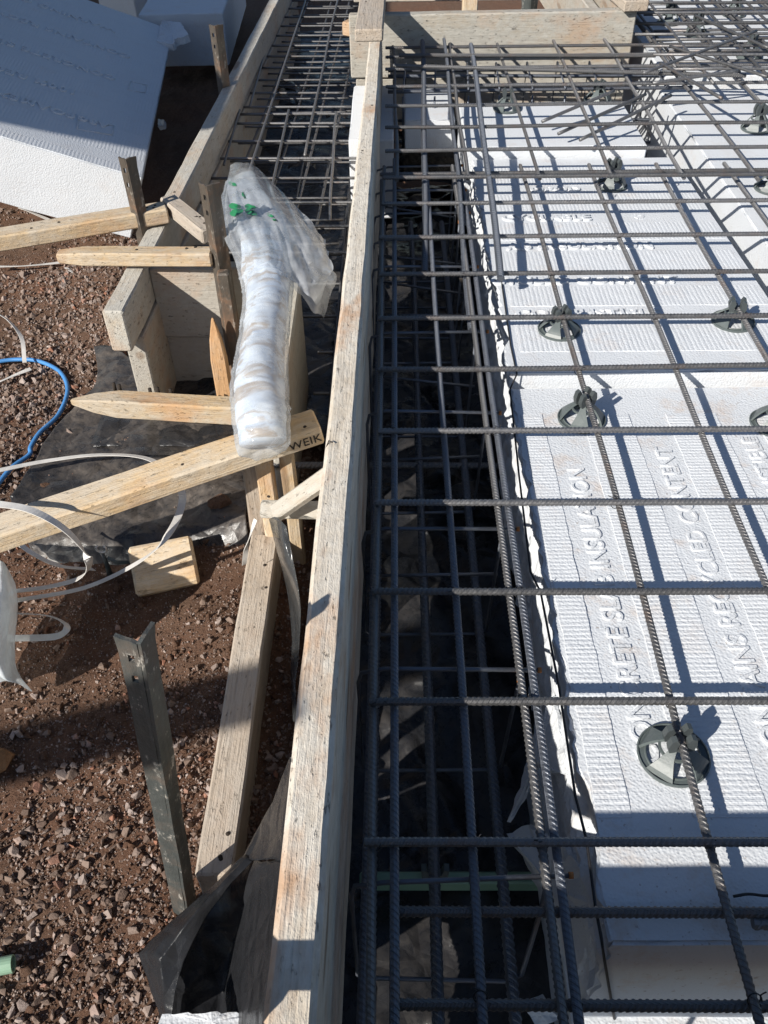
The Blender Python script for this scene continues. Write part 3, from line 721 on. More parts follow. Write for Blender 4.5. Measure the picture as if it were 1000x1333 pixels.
# left formwork
lf = empty('formwork_wall', (-.64, 3.2, -.45), 'left formwork wall of two stacked concrete-stained boards beside the narrow trench', 'formwork board')
ZF = -.05
def lx(y): return -.722+.0305*y
board_child(lf, 'upper_board', (lx(1.80), 1.80, ZF), (lx(5.4), 5.4, ZF), .05, .11, M['form'], rough=.002, bev=.004)
board_child(lf, 'lower_board', (lx(1.86)+.008, 1.87, ZF-.113), (lx(5.4)+.006, 5.4, ZF-.113), .05, .29, M['form'], rough=.002)
# stop end across the narrow trench
se = empty('stop_end', (-.45, 2.04, -.45), 'cross panel of concrete-covered boards closing the near end of the narrow trench', 'formwork board')
ys = 2.06
board_child(se, 'upper_board', (-.635, ys, ZF-.015), (-.27, ys, ZF-.015), .04, .205, M['form'], rough=.003)
board_child(se, 'lower_board', (-.63, ys+.012, ZF-.224), (-.27, ys+.012, ZF-.224), .04, .18, M['form'], rough=.002)
rp = timber('return_board', (-.265, 2.03, -.10), (-.262, 1.52, -.11), .04, .33, M['form'], 'upright formwork board running towards the camera underneath the plastic sleeve', 'formwork board')

# ------------------------------------------------------------------ steel and timber stakes
def angle_stake(u, v0, v1, Y, flange, mat, label, lean=(0, 0), rot=.8, base_z=None, xy=None, top=None, holes=2, battered=True):
    """driven steel angle: two flanges, battered head, punched holes"""
    if xy is None: q = on_y(u, v1, Y); bx, by = q.x, q.y; zb = q.z
    else: bx, by = xy; zb = base_z
    zt = up_to(bx, by, v0) if top is None else top.z
    base = Vector((bx, by, min(zb, -.5))); topv = Vector((bx+lean[0], by+lean[1], zt)) if top is None else top
    root = empty('steel_stake', base, label, 'stake')
    L = (topv-base).length; t = .0045; f = flange
    m = frame(base, topv, (0, 1, 0), rot); n = int(L/.0125)
    cells_hole = {n-3, n-6} if holes else set()
    for which in (0, 1):                                  # two flanges, each a plate with punched holes
        bm = bmesh.new(); cols = [t if which else 0, f*.38, f*.66, f]; V = {}
        def vert(i_, j_, k_):
            key = (i_, j_, k_)
            if key not in V:
                x = L*i_/n; w = max(0, (i_-n+2)/2) if battered else 0
                a = cols[j_]*(1+.10*w)+.0012*nz((x, j_, which), 12, 4); b = (t if k_ else 0)+.0014*nz((x, j_*.7, 3+which), 9, 8)+.004*w*nz((j_, which, 0), 2., 3)
                x += .005*nz((j_*2., which, 5), 1., 3)*w*2
                V[key] = bm.verts.new((x, a, b) if which == 0 else (x, b, a))
            return V[key]
        solid = lambda i_, j_: 0 <= i_ < n and 0 <= j_ < 3 and not (which == 1 and j_ == 1 and i_ in cells_hole)
        for i_ in range(n):
            for j_ in range(3):
                if not solid(i_, j_): continue
                for k_ in (0, 1): bm.faces.new([vert(i_, j_, k_), vert(i_+1, j_, k_), vert(i_+1, j_+1, k_), vert(i_, j_+1, k_)])
                for (di, dj, e) in ((-1, 0, ((0, 0), (0, 1))), (1, 0, ((1, 0), (1, 1))), (0, -1, ((0, 0), (1, 0))), (0, 1, ((0, 1), (1, 1)))):
                    if not solid(i_+di, j_+dj):
                        (p0, p1) = e; bm.faces.new([vert(i_+p0[0], j_+p0[1], 0), vert(i_+p1[0], j_+p1[1], 0), vert(i_+p1[0], j_+p1[1], 1), vert(i_+p0[0], j_+p0[1], 1)])
        bmesh.ops.recalc_face_normals(bm, faces=bm.faces); me = bpy.data.meshes.new('flange'); bm.to_mesh(me); bm.free()
        link('flange', me, mat, root, mw=m)
    return root
angle_stake(0, 0, 0, 0, .028, M['stake_dark'], 'dark steel stake with white paint splashes leaning out of the gravel in front', xy=(-.345, .565), base_z=-.5, top=Vector((-.258, .539, .299)), rot=1.3, holes=2)
angle_stake(185, 208, 305, 2.22, .030, M['stake_rusty'], 'rusty steel stake standing behind the upper left timber near the big foam block', rot=.9)
angle_stake(297, 243, 420, 1.985, .034, M['stake_rusty'], 'tall battered steel stake touching the left side of the plastic sleeve', rot=.75)
angle_stake(289, 34, 104, 3.42, .034, M['stake_rusty'], 'steel stake against the outer face of the far left formwork wall', rot=.8)
angle_stake(690, 0, 18, 3.95, .045, M['stake_dark'], 'dark steel stake standing inside the far formwork box', rot=.8, holes=0)
q = on_y(301, 430, 1.95); timber('timber_peg', Vector((q.x, q.y, up_to(q.x, q.y, 357))), Vector((q.x, q.y, -.48)), .032, .03, M['stake_rusty'], 'reddish peg between the steel stake and the plastic sleeve', 'peg', up=(0, -1, 0))
def point_taper(L, n=.11, w0=1.):
    def f(x, y, z):
        if x < n: k = .12+.88*x/n; return y*k, z*k+(1-k)*.0
        return y, z
    return f
q = on_y(288, 505, 1.90); tz = up_to(q.x, q.y, 418)
timber('timber_peg', Vector((q.x+.004, q.y, tz)), Vector((q.x+.004, q.y, -.5)), .042, .03, M['orange'], 'orange split timber peg inside the box corner beside the sleeve', 'peg', up=(0, -1, 0), taper=point_taper(.3, .09))

# ------------------------------------------------------------------ loose timbers on the left
timber('timber', at(-60, 311, -.01), at(216, 266, -.0), .06, .042, M['fresh'], 'pale timber rail reaching from the left edge to the formwork corner', 'timber', rough=.002)
timber('timber', at(73, 325, .0), at(276, 325, .0), .045, .036, M['fresh'], 'short pale timber with broken end lying across the left formwork end', 'timber', rough=.002, taper=lambda x, y, z: (y*(1 if x > .06 else .55+.45*x/.06), z*(1 if x > .06 else .7+.3*x/.06)))
timber('timber', at(217, 254, .002), at(272, 297, .002), .045, .04, M['old'], 'small timber brace from the formwork corner to the tall steel stake', 'timber')
pk = timber('timber_peg', at(89, 512, -.26), at(312, 524, -.22), .052, .052, M['fresh'], 'pale pointed timber stake lying across the black sheet, point to the left', 'peg', rough=.002, taper=lambda x, y, z: (y*min(1, .15+x/.1*.85), z*min(1, .25+x/.1*.75)))
for (u, v) in ((148, 500), (155, 502), (195, 507), (205, 506), (222, 508)):
    p = at(u, v, -.2445); link('nail_hole', sweep('n', [p+Vector((0, 0, -.02)), p+Vector((0, 0, .003))], .0045, 10), M['hole'], pk)
pl = timber('timber', at(-90, 712, -.17), at(412, 543, -.05), .07, .043, M['fresh'], 'long pale timber plank slanting up from the left edge under the plastic sleeve', 'timber', rough=.0015)
# pencilled word on its front edge
mw = pl.matrix_basis; L4 = (at(412, 543, -.05)-at(-90, 712, -.17)).length
cu_rot = (mw.to_3x3() @ Matrix(((1, 0, 0), (0, 0, -1), (0, 1, 0))))
letters('WEIK', .027, M['ink'], pl, mw @ Vector((L4-.072, -.0365, -.010)), 0, 'LEFT', .0002, rot=cu_rot.to_euler())
# cut block
blk = timber('timber_block', at(171, 744, -.385), at(254, 727, -.385), .11, .055, M['fresh'], 'square offcut of pale timber lying on the soil under the straps', 'timber block', twist=.62, bev=.006)
# rail on the ground next to the long board
timber('timber', (-.292, 1.36, -.355), (-.294, .60, -.37), .062, .09, M['old'], 'long grey timber rail lying on the gravel beside the middle formwork board', 'timber', rough=.0025)
def post(u, v1, v0, zb, w, d, mat, label, lean=(0, 0)):
    p = at(u, v1, zb); z = up_to(p.x, p.y, v0)
    return timber('timber_post', Vector((p.x+lean[0], p.y+lean[1], z)), Vector((p.x, p.y, G0-.08)), w, d, mat, label, 'post', up=(0, -1, 0), rough=.002)
post(334, 690, 596, -.36, .036, .036, M['old'], 'thin upright timber post below the lower end of the plastic sleeve', (.008, 0))
post(356, 700, 600, -.36, .036, .03, M['fresh'], 'pale upright timber post right of the thin post under the sleeve')
post(381, 672, 584, -.30, .03, .03, M['fresh'], 'narrow timber post close to the middle board behind the white bracket')
pa, pb = at(338, 662, -.16), at(428, 664, -.14)
br = empty('bracket', pa, 'cement-splashed flat bracket with diagonal strut joining post and middle board', 'bracket')
timber('flat_bar', pa, pb, .036, .012, M['form'], parent=br, twist=.7)
timber('strut', at(352, 668, -.13), at(440, 606, .0), .034, .022, M['form'], parent=br, twist=.6)

# ------------------------------------------------------------------ reinforcement
main = empty('rebar_mesh', (.6, 1.3, 0), 'near rebar mesh sheet of ribbed bars spanning the trench and foam blocks', 'rebar mesh')
R10 = .0105
for i in range(12):
    y = .274+.2*i; bar('cross_bar', (-.044+.012*random.random(), y+.003*random.uniform(-1, 1), .001*random.uniform(-1, 1)), (2.196, y+.004*random.uniform(-1, 1), .002*random.uniform(-1, 1)), R10, M['rebar'], main)
for k in range(-2, 9):
    x = .3737+.2*k
    bar('long_bar', (x+.003*random.uniform(-1, 1), .215, -.0105), (x+.003*random.uniform(-1, 1), 2.56, -.0105), R10, M['rebar'], main)
far = empty('rebar_mesh', (.6, 3., .03), 'second rebar mesh sheet lapped over the near one, reaching the far box', 'rebar mesh')
for y in (2.38, 2.575, 2.77, 2.965, 3.16, 3.355, 3.50, 3.62): bar('cross_bar', (-.045+.02*random.random(), y, .028), (2.4, y+.004, .026), R10, M['rebar'], far)
for k in range(-2, 10):
    x = .408+.2*k
    if k < 3: bar('long_bar', (x, 2.38+.02*random.random(), .017), (x+.01*random.uniform(-1, 1), 3.66, .02+.02*random.random()), R10, M['rebar'], far)
    else: bar('long_bar', (x, 2.36+.02*random.random(), .017), (x, 5.2, .02), R10, M['rebar'], far)
# dense lapped sheets on the far right
for s, (zz, dx, dy, lab) in enumerate(((.05, .0, .0, 'upper rebar mesh sheet in the dense tangle at the top right'), (.0, .07, .11, 'lower rebar mesh sheet half hidden in the tangle at the top right'))):
    r = empty('rebar_mesh', (2., 4.4, zz), lab, 'rebar mesh')
    for i in range(13): bar('cross_bar', (1.0+dx, 3.42+.2*i+dy, zz+.01*random.uniform(-1, 1)), (4.4, 3.42+.2*i+dy+.02*random.uniform(-1, 1), zz), R10, M['rebar'], r, False)
    for i in range(16): bar('long_bar', (1.0+.2*i+dx, 3.3+dy, zz-.011), (1.0+.2*i+dx, 6.1+dy, zz-.011+.02*random.uniform(-1, 1)), R10, M['rebar'], r, False)
r = empty('rebar_mesh', (1.9, 3.3, .07), 'topmost rebar mesh sheet overlapping the stained block at the top right', 'rebar mesh')
for i in range(12): bar('cross_bar', (.92, 3.18+.15*i, .07+.01*random.uniform(-1, 1)), (3.6, 3.10+.15*i, .065), R10, M['rebar'], r, False)
for i in range(10): bar('long_bar', (1.06+.2*i, 3.05, .06), (1.10+.2*i, 5.4, .06), R10, M['rebar'], r, False)
# loose lap bars
def loose(a, b, d, label, mat='rebar', ribbed=True):
    a = Vector(a); b = Vector(b)
    L = (b-a).length; o = link('rebar', bar_mesh(round(L, 2), d, ribbed), M[mat], mw=frame(a, b, (0, 0, 1), 1.)); return tag(o, label, 'rebar')
loose((-.006, .405, -.024), (1.7, .402, -.024), .0115, 'thick loose rebar lying under the mesh at the front edge of the near block')
loose((-.006, .308, -.024), (1.7, .304, -.024), .0115, 'nearest thick loose rebar crossing the bottom of the picture')
p = at(980, 1202, -.03); loose(p, p+Vector((.6, .0, 0)), .013, 'cut rebar end poking in at the lower right edge')
p = at(520, 606, -.3); loose((-.30, p.y, p.z+.004), (.235, p.y-.004, p.z), .016, 'short thick rebar crossing deep in the trench under the long board')
for i, (u0, v0, u1, v1) in enumerate(((706, 158, 800, 118), (727, 174, 842, 122), (755, 182, 874, 124))):
    loose(at(u0, v0, .008), at(u1, v1, .045), .0105, ('left', 'middle', 'right')[i]+' one of three slanting bars leaning on the far mesh before the box', ribbed=False)
loose((.02, 3.44, .05), (.95, 3.40, .05), .0125, 'thick bar lying across the mesh just in front of the far box')
loose((.0, 3.30, .055), (1.2, 3.16, .05), .0125, 'thick bar lying slightly askew on the mesh before the far box')
for i, (u0, v0, u1, v1, w) in enumerate(((838, 95, 985, 40, 'shallow'), (850, 108, 960, 92, 'short'), (872, 60, 1000, 100, 'falling'), (905, 20, 1000, 62, 'upper'), (860, 82, 940, 128, 'steep'))):
    loose(at(u0, v0, .075), at(u1, v1, .085), .0105, w+' loose bar lying slanted on the tangle of mesh at the top right', ribbed=False)
# the trench cage
cage = empty('rebar_cage', (.08, 1.5, -.32), 'long rebar cage of ribbed bars and thin links inside the trench', 'rebar cage')
ZB = -.30
for x, z, d in ((-.004, -.013, .0112), (.087, -.013, .0112), (.187, -.013, .0112)):
    bar('top_bar', (x, .215, z), (x+.006, 2.62 if x != .087 else 2.9, z), d, M['rebar_cage'], cage)
for x in (-.04, .052, .157):
    bar('bottom_bar', (x, .215, ZB), (x+.004, 2.8, ZB+.005), .0165, M['rebar_cage'], cage)
bar('side_bar', (-.045, .215, -.15), (-.04, 2.8, -.15), .0125, M['rebar_cage'], cage)
bar('side_bar', at(553, 355, -.02), at(550, 54, .045), .016, M['rebar_cage'], cage)
bar('side_bar', at(613, 430, -.025), at(578, 50, .045), .0125, M['rebar_cage'], cage)
bar('side_bar', at(652, 363, .012), at(613, 57, .05), .016, M['rebar_cage'], cage)
for i, y in enumerate((.16, .448, .745, 1.035, 1.36, 1.66, 1.96, 2.12, 2.27, 2.42, 2.6)):
    jy = random.uniform(-.01, .01)
    pts = [(.206, y, -.026), (-.018, y+jy, -.026), (-.051, y+jy, -.036), (-.056, y+jy, -.06), (-.056, y+jy*2, ZB-.0), (-.05, y+jy*2, ZB-.014), (.15, y+jy*2.5, ZB-.014), (.172, y+jy*2, ZB), (.178, y+jy, -.1), (.18, y, -.05)]
    link('link', sweep('link', pts, .0033, 8), M['rebar_cage'], cage)
    link('bar_end', sweep('bar_end', [(.203, y, -.026), (.2085, y, -.026)], .0042, 8), M['rust_end'], cage)
    if i % 2 == 0: link('bar_end', sweep('bar_end', [(.18, y, -.056), (.18, y, -.046)], .0042, 8), M['rust_end'], cage)
    if i > 2: link('link', sweep('link', [(-.04, y+.05, -.2+.03*random.random()), (.19, y+.05+jy*3, -.2)], .0033, 8), M['rebar_cage'], cage)
cage2 = empty('rebar_cage', (.45, 3.4, -.22), 'short rebar cage lying across in the dark gap before the far box', 'rebar cage')
for y, z in ((3.26, -.02), (3.34, -.03), (3.44, -.02), (3.54, -.03), (3.28, -.2), (3.5, -.2)): bar('long_bar', (-.02, y, z), (1.05, y+.02*random.uniform(-1, 1), z+.02*random.uniform(-1, 1)), .0125, M['rebar_cage'], cage2, False)
for i in range(9):
    x = .03+.115*i+.02*random.random(); link('link', sweep('link', [(x, 3.24, -.03), (x, 3.24, -.21), (x+.01, 3.55, -.21), (x+.015, 3.56, -.012), (x, 3.25, -.012)], .0035, 6), M['rebar_cage'], cage2)
o = sheet('trench_membrane', [(.02, 3.18, -.33), (1.2, 3.18, -.33), (1.2, 3.7, -.3), (.02, 3.7, -.3)], 50, 24, lambda u, v, p: p+Vector((0, 0, .03*nz(p, 6, 2)+.015*nz(p, 15, 5))), M['membrane_clean'])  # black sheet stands in for the deep shade in this gap
tag(o, 'black sheet added to darken the gap between the short foam block and the far box', 'plastic sheet')
def tie(p, r, parent, seed):
    rg = random.Random(seed); pts = []
    for k in range(15):
        a = k/14*6.6; pts.append(Vector(p)+Vector((r*math.cos(a)*.7, r*.6*math.sin(a)*.7+.0003*k, r*math.sin(a)*.8)))
    pts.append(Vector(p)+Vector((rg.uniform(-.014, .014), rg.uniform(-.01, .01), r*1.2)))
    link('tie_wire', sweep('tie', spline(pts, 2), .0008, 5), M['wire'], parent)
for i, (x, y) in enumerate(((.3737, .306), (.087, .308), (.087, .474), (.087, .674), (.087, .874), (.189, .874), (.189, 1.274), (.087, 1.074), (.1737, 1.474), (-.004, 1.274), (.3737, .674), (.087, 1.474), (.5737, 2.38), (.7737, 2.46))):
    tie((x, y, -.006), .0105, main, i)
for i in range(34):
    tie((.3737+.2*random.choice((-2, -1, -1, 0, 1, 2)), .274+.2*random.randrange(0, 11), -.006), .0105, main, 100+i)
# thin dark bar lying along the near block's edge
pts = [at_s(u, v, z2, .0035) for u, v in ((653, 366), (665, 450), (673, 487))]+[at_s(u, v, z1, .0035) for u, v in ((664, 507), (676, 620), (691, 745), (704, 771), (728, 895), (749, 1035), (764, 1095), (775, 1178), (783, 1222))]+[on_y(787, 1250, .371), on_y(799, 1321, .371), on_y(806, 1360, .371)]
tag(link('wire', sweep('wire', pts, .0019, 7), M['wire']), 'thin black wire running along the left edge of the lettered blocks and down the front', 'wire')
p = at(960, 1167, -.03); tag(link('wire', sweep('wire', spline([at(955, 1167, -.02), at(975, 1164, -.02), at(1002, 1166, -.02), at(1030, 1158, -.02)], 6), .0018, 6), M['wire']), 'short black wire end near the lower right edge', 'wire')
# narrow trench meshes
lm = empty('rebar_mesh', (-.35, 2.9, -.15), 'nearer rebar mesh in the narrow left trench beside the plastic sleeve', 'rebar mesh')
ZL = -.15
for y in (2.30, 2.47, 2.64, 2.83, 3.0, 3.16, 3.34, 3.44): bar('cross_bar', (lx(y)+.03, y, ZL), (-.10, y-.01, ZL), .0095, M['rebar'], lm, False)
for (u0, v0, u1, v1) in ((312, 143, 292, 213), (376, 143, 350, 262), (438, 146, 430, 285)):
    a = at(u0, v0, ZL+.01); b = at(u1, v1, ZL+.01); bar('long_bar', a, b, .0095, M['rebar'], lm, False)
lm2 = empty('rebar_mesh', (-.35, 4.4, -.15), 'farther rebar mesh in the narrow left trench running to the top edge', 'rebar mesh')
for i in range(14): y = 3.52+.165*i; bar('cross_bar', (lx(y)+.03, y, ZL), (-.17 if y < 3.68 else -.19, y-.01, ZL), .0095, M['rebar'], lm2, False)
for (u0, v0, u1, v1) in ((396, 6, 323, 227), (439, 3, 397, 202), (348, 57, 325, 140)):
    a = at(u0, v0, ZL+.01); b = at(u1, v1, ZL+.01); a = b+(a-b)*1.25; bar('long_bar', a, b, .0095, M['rebar'], lm2, False)
lm4 = empty('rebar_mesh', (-.35, 4., -.2), 'middle layer of thin bars half hidden under the upper mesh in the narrow left trench', 'rebar mesh')
for i in range(20): y = 2.4+.165*i+.05; bar('cross_bar', (lx(y)+.04, y+.01*random.uniform(-1, 1), -.20), (-.16 if y < 3.0 else -.19, y, -.20), .008, M['rebar'], lm4, False)
for x in (-.56, -.43, -.33, -.25): bar('long_bar', (x, 2.3+.3*random.random(), -.21), (x+.09, 5.5, -.21), .0095, M['rebar'], lm4, False)
lm3 = empty('rebar_mesh', (-.35, 3.4, -.35), 'lower rebar mesh near the floor of the narrow left trench', 'rebar mesh')
for i in range(18): y = 1.9+.2*i; bar('cross_bar', (-.62 if y > 2.1 else -.22, y, -.36), (-.13, y, -.36), .0095, M['rebar'], lm3, False)
for x in (-.56, -.36, -.17): bar('long_bar', (x, 2.15 if x < -.2 else 1.5, -.35), (x, 5.4, -.35), .0095, M['rebar'], lm3, False)

# ------------------------------------------------------------------ plastic bar spacers
def ring_mesh(name, prof, S=36, wob=0):
    vs = []; fs = []; n = len(prof)
    for j in range(S):
        a = 2*math.pi*j/S
        for (r, z) in prof: vs.append((r*math.cos(a), r*math.sin(a), z))
    for j in range(S):
        for k in range(n): fs.append((j*n+k, ((j+1) % S)*n+k, ((j+1) % S)*n+(k+1) % n, j*n+(k+1) % n))
    return pyd(name, vs, fs, False)
def leg_mesh(h, a0, R=.043, r1=.012, w0=.030, w1=.009, t=.0022):
    vs = []; fs = []; n = 9
    for i in range(n):
        s = i/(n-1); r = R*(1-s)**1.0+r1*s; z = .004+(h-.004)*(s**.75); w = w0*(1-s)**1.6+w1
        for (dx, dy) in ((-1, 0), (1, 0), (1, 1), (-1, 1)):
            x = r-dy*t*1.4; y = dx*w/2; vs.append((x*math.cos(a0)-y*math.sin(a0), x*math.sin(a0)+y*math.cos(a0), z-dy*t))
    for i in range(n-1):
        for k in range(4): fs.append((i*4+k, i*4+(k+1) % 4, i*4+4+(k+1) % 4, i*4+4+k))
    fs += [(3, 2, 1, 0), tuple((n-1)*4+k for k in range(4))]
    me = pyd('leg', vs, fs); bm = bmesh.new(); bm.from_mesh(me); bmesh.ops.recalc_face_normals(bm, faces=bm.faces); bm.to_mesh(me); bm.free(); return me
def prism(name, poly, w, y0=0.):
    """side profile in xz, extruded in y"""
    n = len(poly); vs = [(x, y0-w/2, z) for x, z in poly]+[(x, y0+w/2, z) for x, z in poly]
    fs = [tuple(range(n)), tuple(range(2*n-1, n-1, -1))]+[(i, n+i, n+(i+1) % n, (i+1) % n) for i in range(n)]
    me = pyd(name, vs, fs); bm = bmesh.new(); bm.from_mesh(me); bmesh.ops.recalc_face_normals(bm, faces=bm.faces); bm.to_mesh(me); bm.free(); return me
_ch = {}
def chair_parts(h):
    if h in _ch: return _ch[h]
    base = ring_mesh('base_ring', [(.0475, 0), (.0485, .0045), (.0465, .0055), (.045, .003), (.0385, .003), (.0375, .0045), (.0362, .0045), (.0365, 0)])
    rim = ring_mesh('inner_ring', [(.0235, h*.56), (.0235, h*.56+.004), (.0205, h*.56+.004), (.0205, h*.56)], 28)
    legs = [leg_mesh(h*.93, .785+k*1.571) for k in range(4)]
    head = ring_mesh('head', [(.0135, h*.84), (.0145, h*.95), (.0105, h*.97), (.007, h*.88), (.0075, h*.80)], 20)
    jaws = []
    for sx in (-1, 1):
        for y0 in (-.0085, .0085):
            poly = [(sx*.0062, h*.86), (sx*.016, h*.84), (sx*.0195, h+.006), (sx*.0165, h+.019), (sx*.0100, h+.022), (sx*.0054, h+.014), (sx*.0068, h+.006)]
            jaws.append(prism('jaw', poly, .009, y0))
    hook = sweep('loop', [(.012+.009*math.sin(a), .012+.004*a, h*.72+.010*math.cos(a)) for a in [k*.45 for k in range(12)]], .0016, 6)
    _ch[h] = (base, rim, legs, head, jaws, hook); return _ch[h]
def chair(u, v, zb, h, label, rot=0., tilt=(0, 0)):
    p = at_s(u, v, zb, .002) if callable(zb) else at(u, v, zb+.002); root = empty('bar_spacer', p, label, 'bar spacer', 'plastic spacers holding the mesh off the foam')
    base, rim, legs, head, jaws, hook = chair_parts(h)
    m = Matrix.Translation(p) @ Euler((tilt[0], tilt[1], rot)).to_matrix().to_4x4()
    link('base_ring', base, M['chair'], root, mw=m); link('inner_ring', rim, M['chair'], root, mw=m)
    for l in legs: link('leg', l, M['chair'], root, mw=m)
    hd = link('head', head, M['clip'], root, mw=m)
    for j in jaws: link('jaw', j, M['clip'], hd, mw=m)
    link('loop', hook, M['clip'], root, mw=m)
    return root
hA = .064; hB = .026
chair(876, 984, z1, .036, 'nearest grey plastic spacer, on the near lettered block at the lower right', .1)
chair(757, 546, z1, .048, 'grey plastic spacer at the far edge of the near block under the leftmost bar', .5)
chair(1008, 552, z1, .048, 'plastic spacer cut off by the right edge beside the step in the foam', .2)
hB = .04
chair(728, 430, z2, .036, 'grey plastic spacer on the word at the front of the middle block', .3)
chair(954, 419, z2, .036, 'grey plastic spacer at the right end of the middle block front', -.2)
chair(795, 242, z2, .058, 'grey plastic spacer at the back of the middle block by the bar lap', .4)
chair(660, 142, -.034, .045, 'grey plastic spacer on the left of the short back block', .0)
chair(778, 130, -.034, .045, 'grey plastic spacer at the right back corner of the short block', .3)
chair(984, 168, -.035, .055, 'pale grey plastic spacer on the stained right-hand block', .2)
chair(1004, 246, -.035, .055, 'plastic spacer cut off by the right edge on the stained block', .2)
for i, (u, v) in enumerate(((955, 20), (905, 45), (975, 75), (870, 30))): chair(u, v, -.02+.0*i, .06, ('rear', 'left', 'front right', 'upper left')[i]+' plastic spacer within the tangle of bars at the top right', i*.7)

# ------------------------------------------------------------------ plastic sleeve (packed roll in clear polythene)
def catrow(vals, t):
    n = len(vals)-1; s = t*n; i = min(int(s), n-1); f = s-i
    a, b, c, d = vals[max(i-1, 0)], vals[i], vals[i+1], vals[min(i+2, n)]
    return .5*((2*b)+(c-a)*f+(2*a-5*b+4*c-d)*f*f+(3*b-a-3*c+d)*f**3)
axis = [at(u, v, z) for u, v, z in ((341, 580, -.02), (339, 545, .0), (339, 500, .01), (343, 445, .015), (348, 400, .02), (349, 370, .025), (343, 335, .03), (332, 300, .035), (320, 265, .03), (307, 233, .015))]
half = [.050, .054, .053, .054, .055, .059, .070, .078, .066, .026]
thk = [.034, .048, .050, .050, .050, .046, .036, .024, .014, .006]
_cr = random.Random(9)
CREASES = [(_cr.uniform(.0, .66), _cr.uniform(-.09, .09), _cr.uniform(-2.5, 2.5), _cr.choice((.002, .003, .004, .008, .012)), _cr.uniform(.0008, .0036)) for i in range(30)]
def sleeve_pt(s, a, off=0.):
    c = catrow(axis, s); w = catrow(half, s)+off; th = catrow(thk, s)+off
    e = .01; t = (catrow(axis, min(1, s+e))-catrow(axis, max(0, s-e))).normalized(); side = t.cross(Vector((0, 0, 1))).normalized(); up = side.cross(t)
    k = 1.
    p = c+side*(math.cos(a)*w*k)+up*(math.sin(a)*th*k)
    n = (side*math.cos(a)+up*math.sin(a))
    ca, sa = math.cos(a), math.sin(a)
    wr = .007*nz((s*5, ca*1.1, sa*1.1), 1., 5)+.0022*nz((s*16+ca, ca*1.6, sa*1.6), 1., 9)
    for (s0, k_, ph, wd, dp) in CREASES:                 # tight creases round the packed roll
        d_ = s-s0-k_*math.cos(a+ph)
        if abs(d_) < wd*5:
            wr += (.15+.85*max(0, math.cos(a-1.4+ph*.6)))*(-dp*math.exp(-(d_/wd)**2)+dp*.7*math.exp(-((d_-wd*2.2)/(wd*1.6))**2))
    if s > .45:                                          # pleats fanning towards the open end
        f_ = min(1, (s-.45)*3.5); q_ = a+1.1*(s-.5)+.25*nz((s*4, 2, 7), 1., 3)
        wr += f_*.0035*(1-abs(math.sin(q_*5.5))*2)+f_*.0018*(1-abs(math.sin(q_*13+s*6))*2)
    return p+n*wr
root = empty('plastic_sleeve', (-.27, 1.5, -.1), 'packed clear plastic sleeve with green leaf print lying over the formwork corner', 'plastic sleeve')
NS, NA = 220, 84; vs = []; fs = []
for i in range(NS+1):
    for j in range(NA): vs.append(sleeve_pt(i/NS, 2*math.pi*j/NA))
for i in range(NS):
    for j in range(NA): fs.append((i*NA+j, i*NA+(j+1) % NA, (i+1)*NA+(j+1) % NA, (i+1)*NA+j))
c0 = len(vs)
# crumpled closed lower end
ce = axis[0]; dirn = (axis[0]-axis[1]).normalized(); prev = 0
for ring, (k, dd) in enumerate(((.86, .012), (.6, .017), (.3, .008), (.08, .002))):
    for j in range(NA):
        q = sleeve_pt(0, 2*math.pi*j/NA); v = ce+(q-ce)*k+dirn*dd; v += Vector((nz(v, 45, 2), nz(v, 45, 6), nz(v, 45, 9)))*.007; vs.append(v)
b0 = c0
for j in range(NA): fs.append((j, b0+j, b0+(j+1) % NA, (j+1) % NA))
for r in range(3):
    for j in range(NA): fs.append((b0+r*NA+j, b0+(r+1)*NA+j, b0+(r+1)*NA+(j+1) % NA, b0+r*NA+(j+1) % NA))
fs.append(tuple(b0+3*NA+j for j in range(NA)))
me = pyd('sleeve', vs, fs, True); bm = bmesh.new(); bm.from_mesh(me); bmesh.ops.recalc_face_normals(bm, faces=bm.faces); bm.to_mesh(me); bm.free()
link('sleeve_body', me, M['film_tube'], root)
# packed pale contents inside
def contents_mat():
    k = NT('packed_film_roll', .35, 0, .5); n1 = k.noise(1, 5, .65, k.map((9, 22, 22)), 1.5); n2 = k.noise(26, 5, .7, None, 1.)
    c = k.ramp(n1, (.3, (.40, .46, .56)), (.5, (.62, .67, .74)), (.7, (.76, .77, .78)))
    c = k.mix(k.ramp(k.noise(1, 4, .6, k.map((5, 30, 30)), 1.), (.50, 0.), (.62, .85)), c, (.34, .25, .17)); k.col(c); return k.m
vs = []; fs = []; CN, CA = 90, 40
for i in range(CN+1):
    for j in range(CA):
        s_ = .02+.76*i/CN; q = sleeve_pt(s_, 2*math.pi*j/CA, -.008); c_ = catrow(axis, s_)
        vs.append(c_+(q-c_)*(1 if i < CN*.8 else 1-.5*(i/CN-.8)/.2))
for i in range(CN):
    for j in range(CA): fs.append((i*CA+j, i*CA+(j+1) % CA, (i+1)*CA+(j+1) % CA, (i+1)*CA+j))
fs += [tuple(range(CA-1, -1, -1)), tuple(CN*CA+j for j in range(CA))]
me = pyd('contents', vs, fs, True); bm = bmesh.new(); bm.from_mesh(me); bmesh.ops.recalc_face_normals(bm, faces=bm.faces); bm.to_mesh(me); bm.free()
link('contents', me, contents_mat(), root)
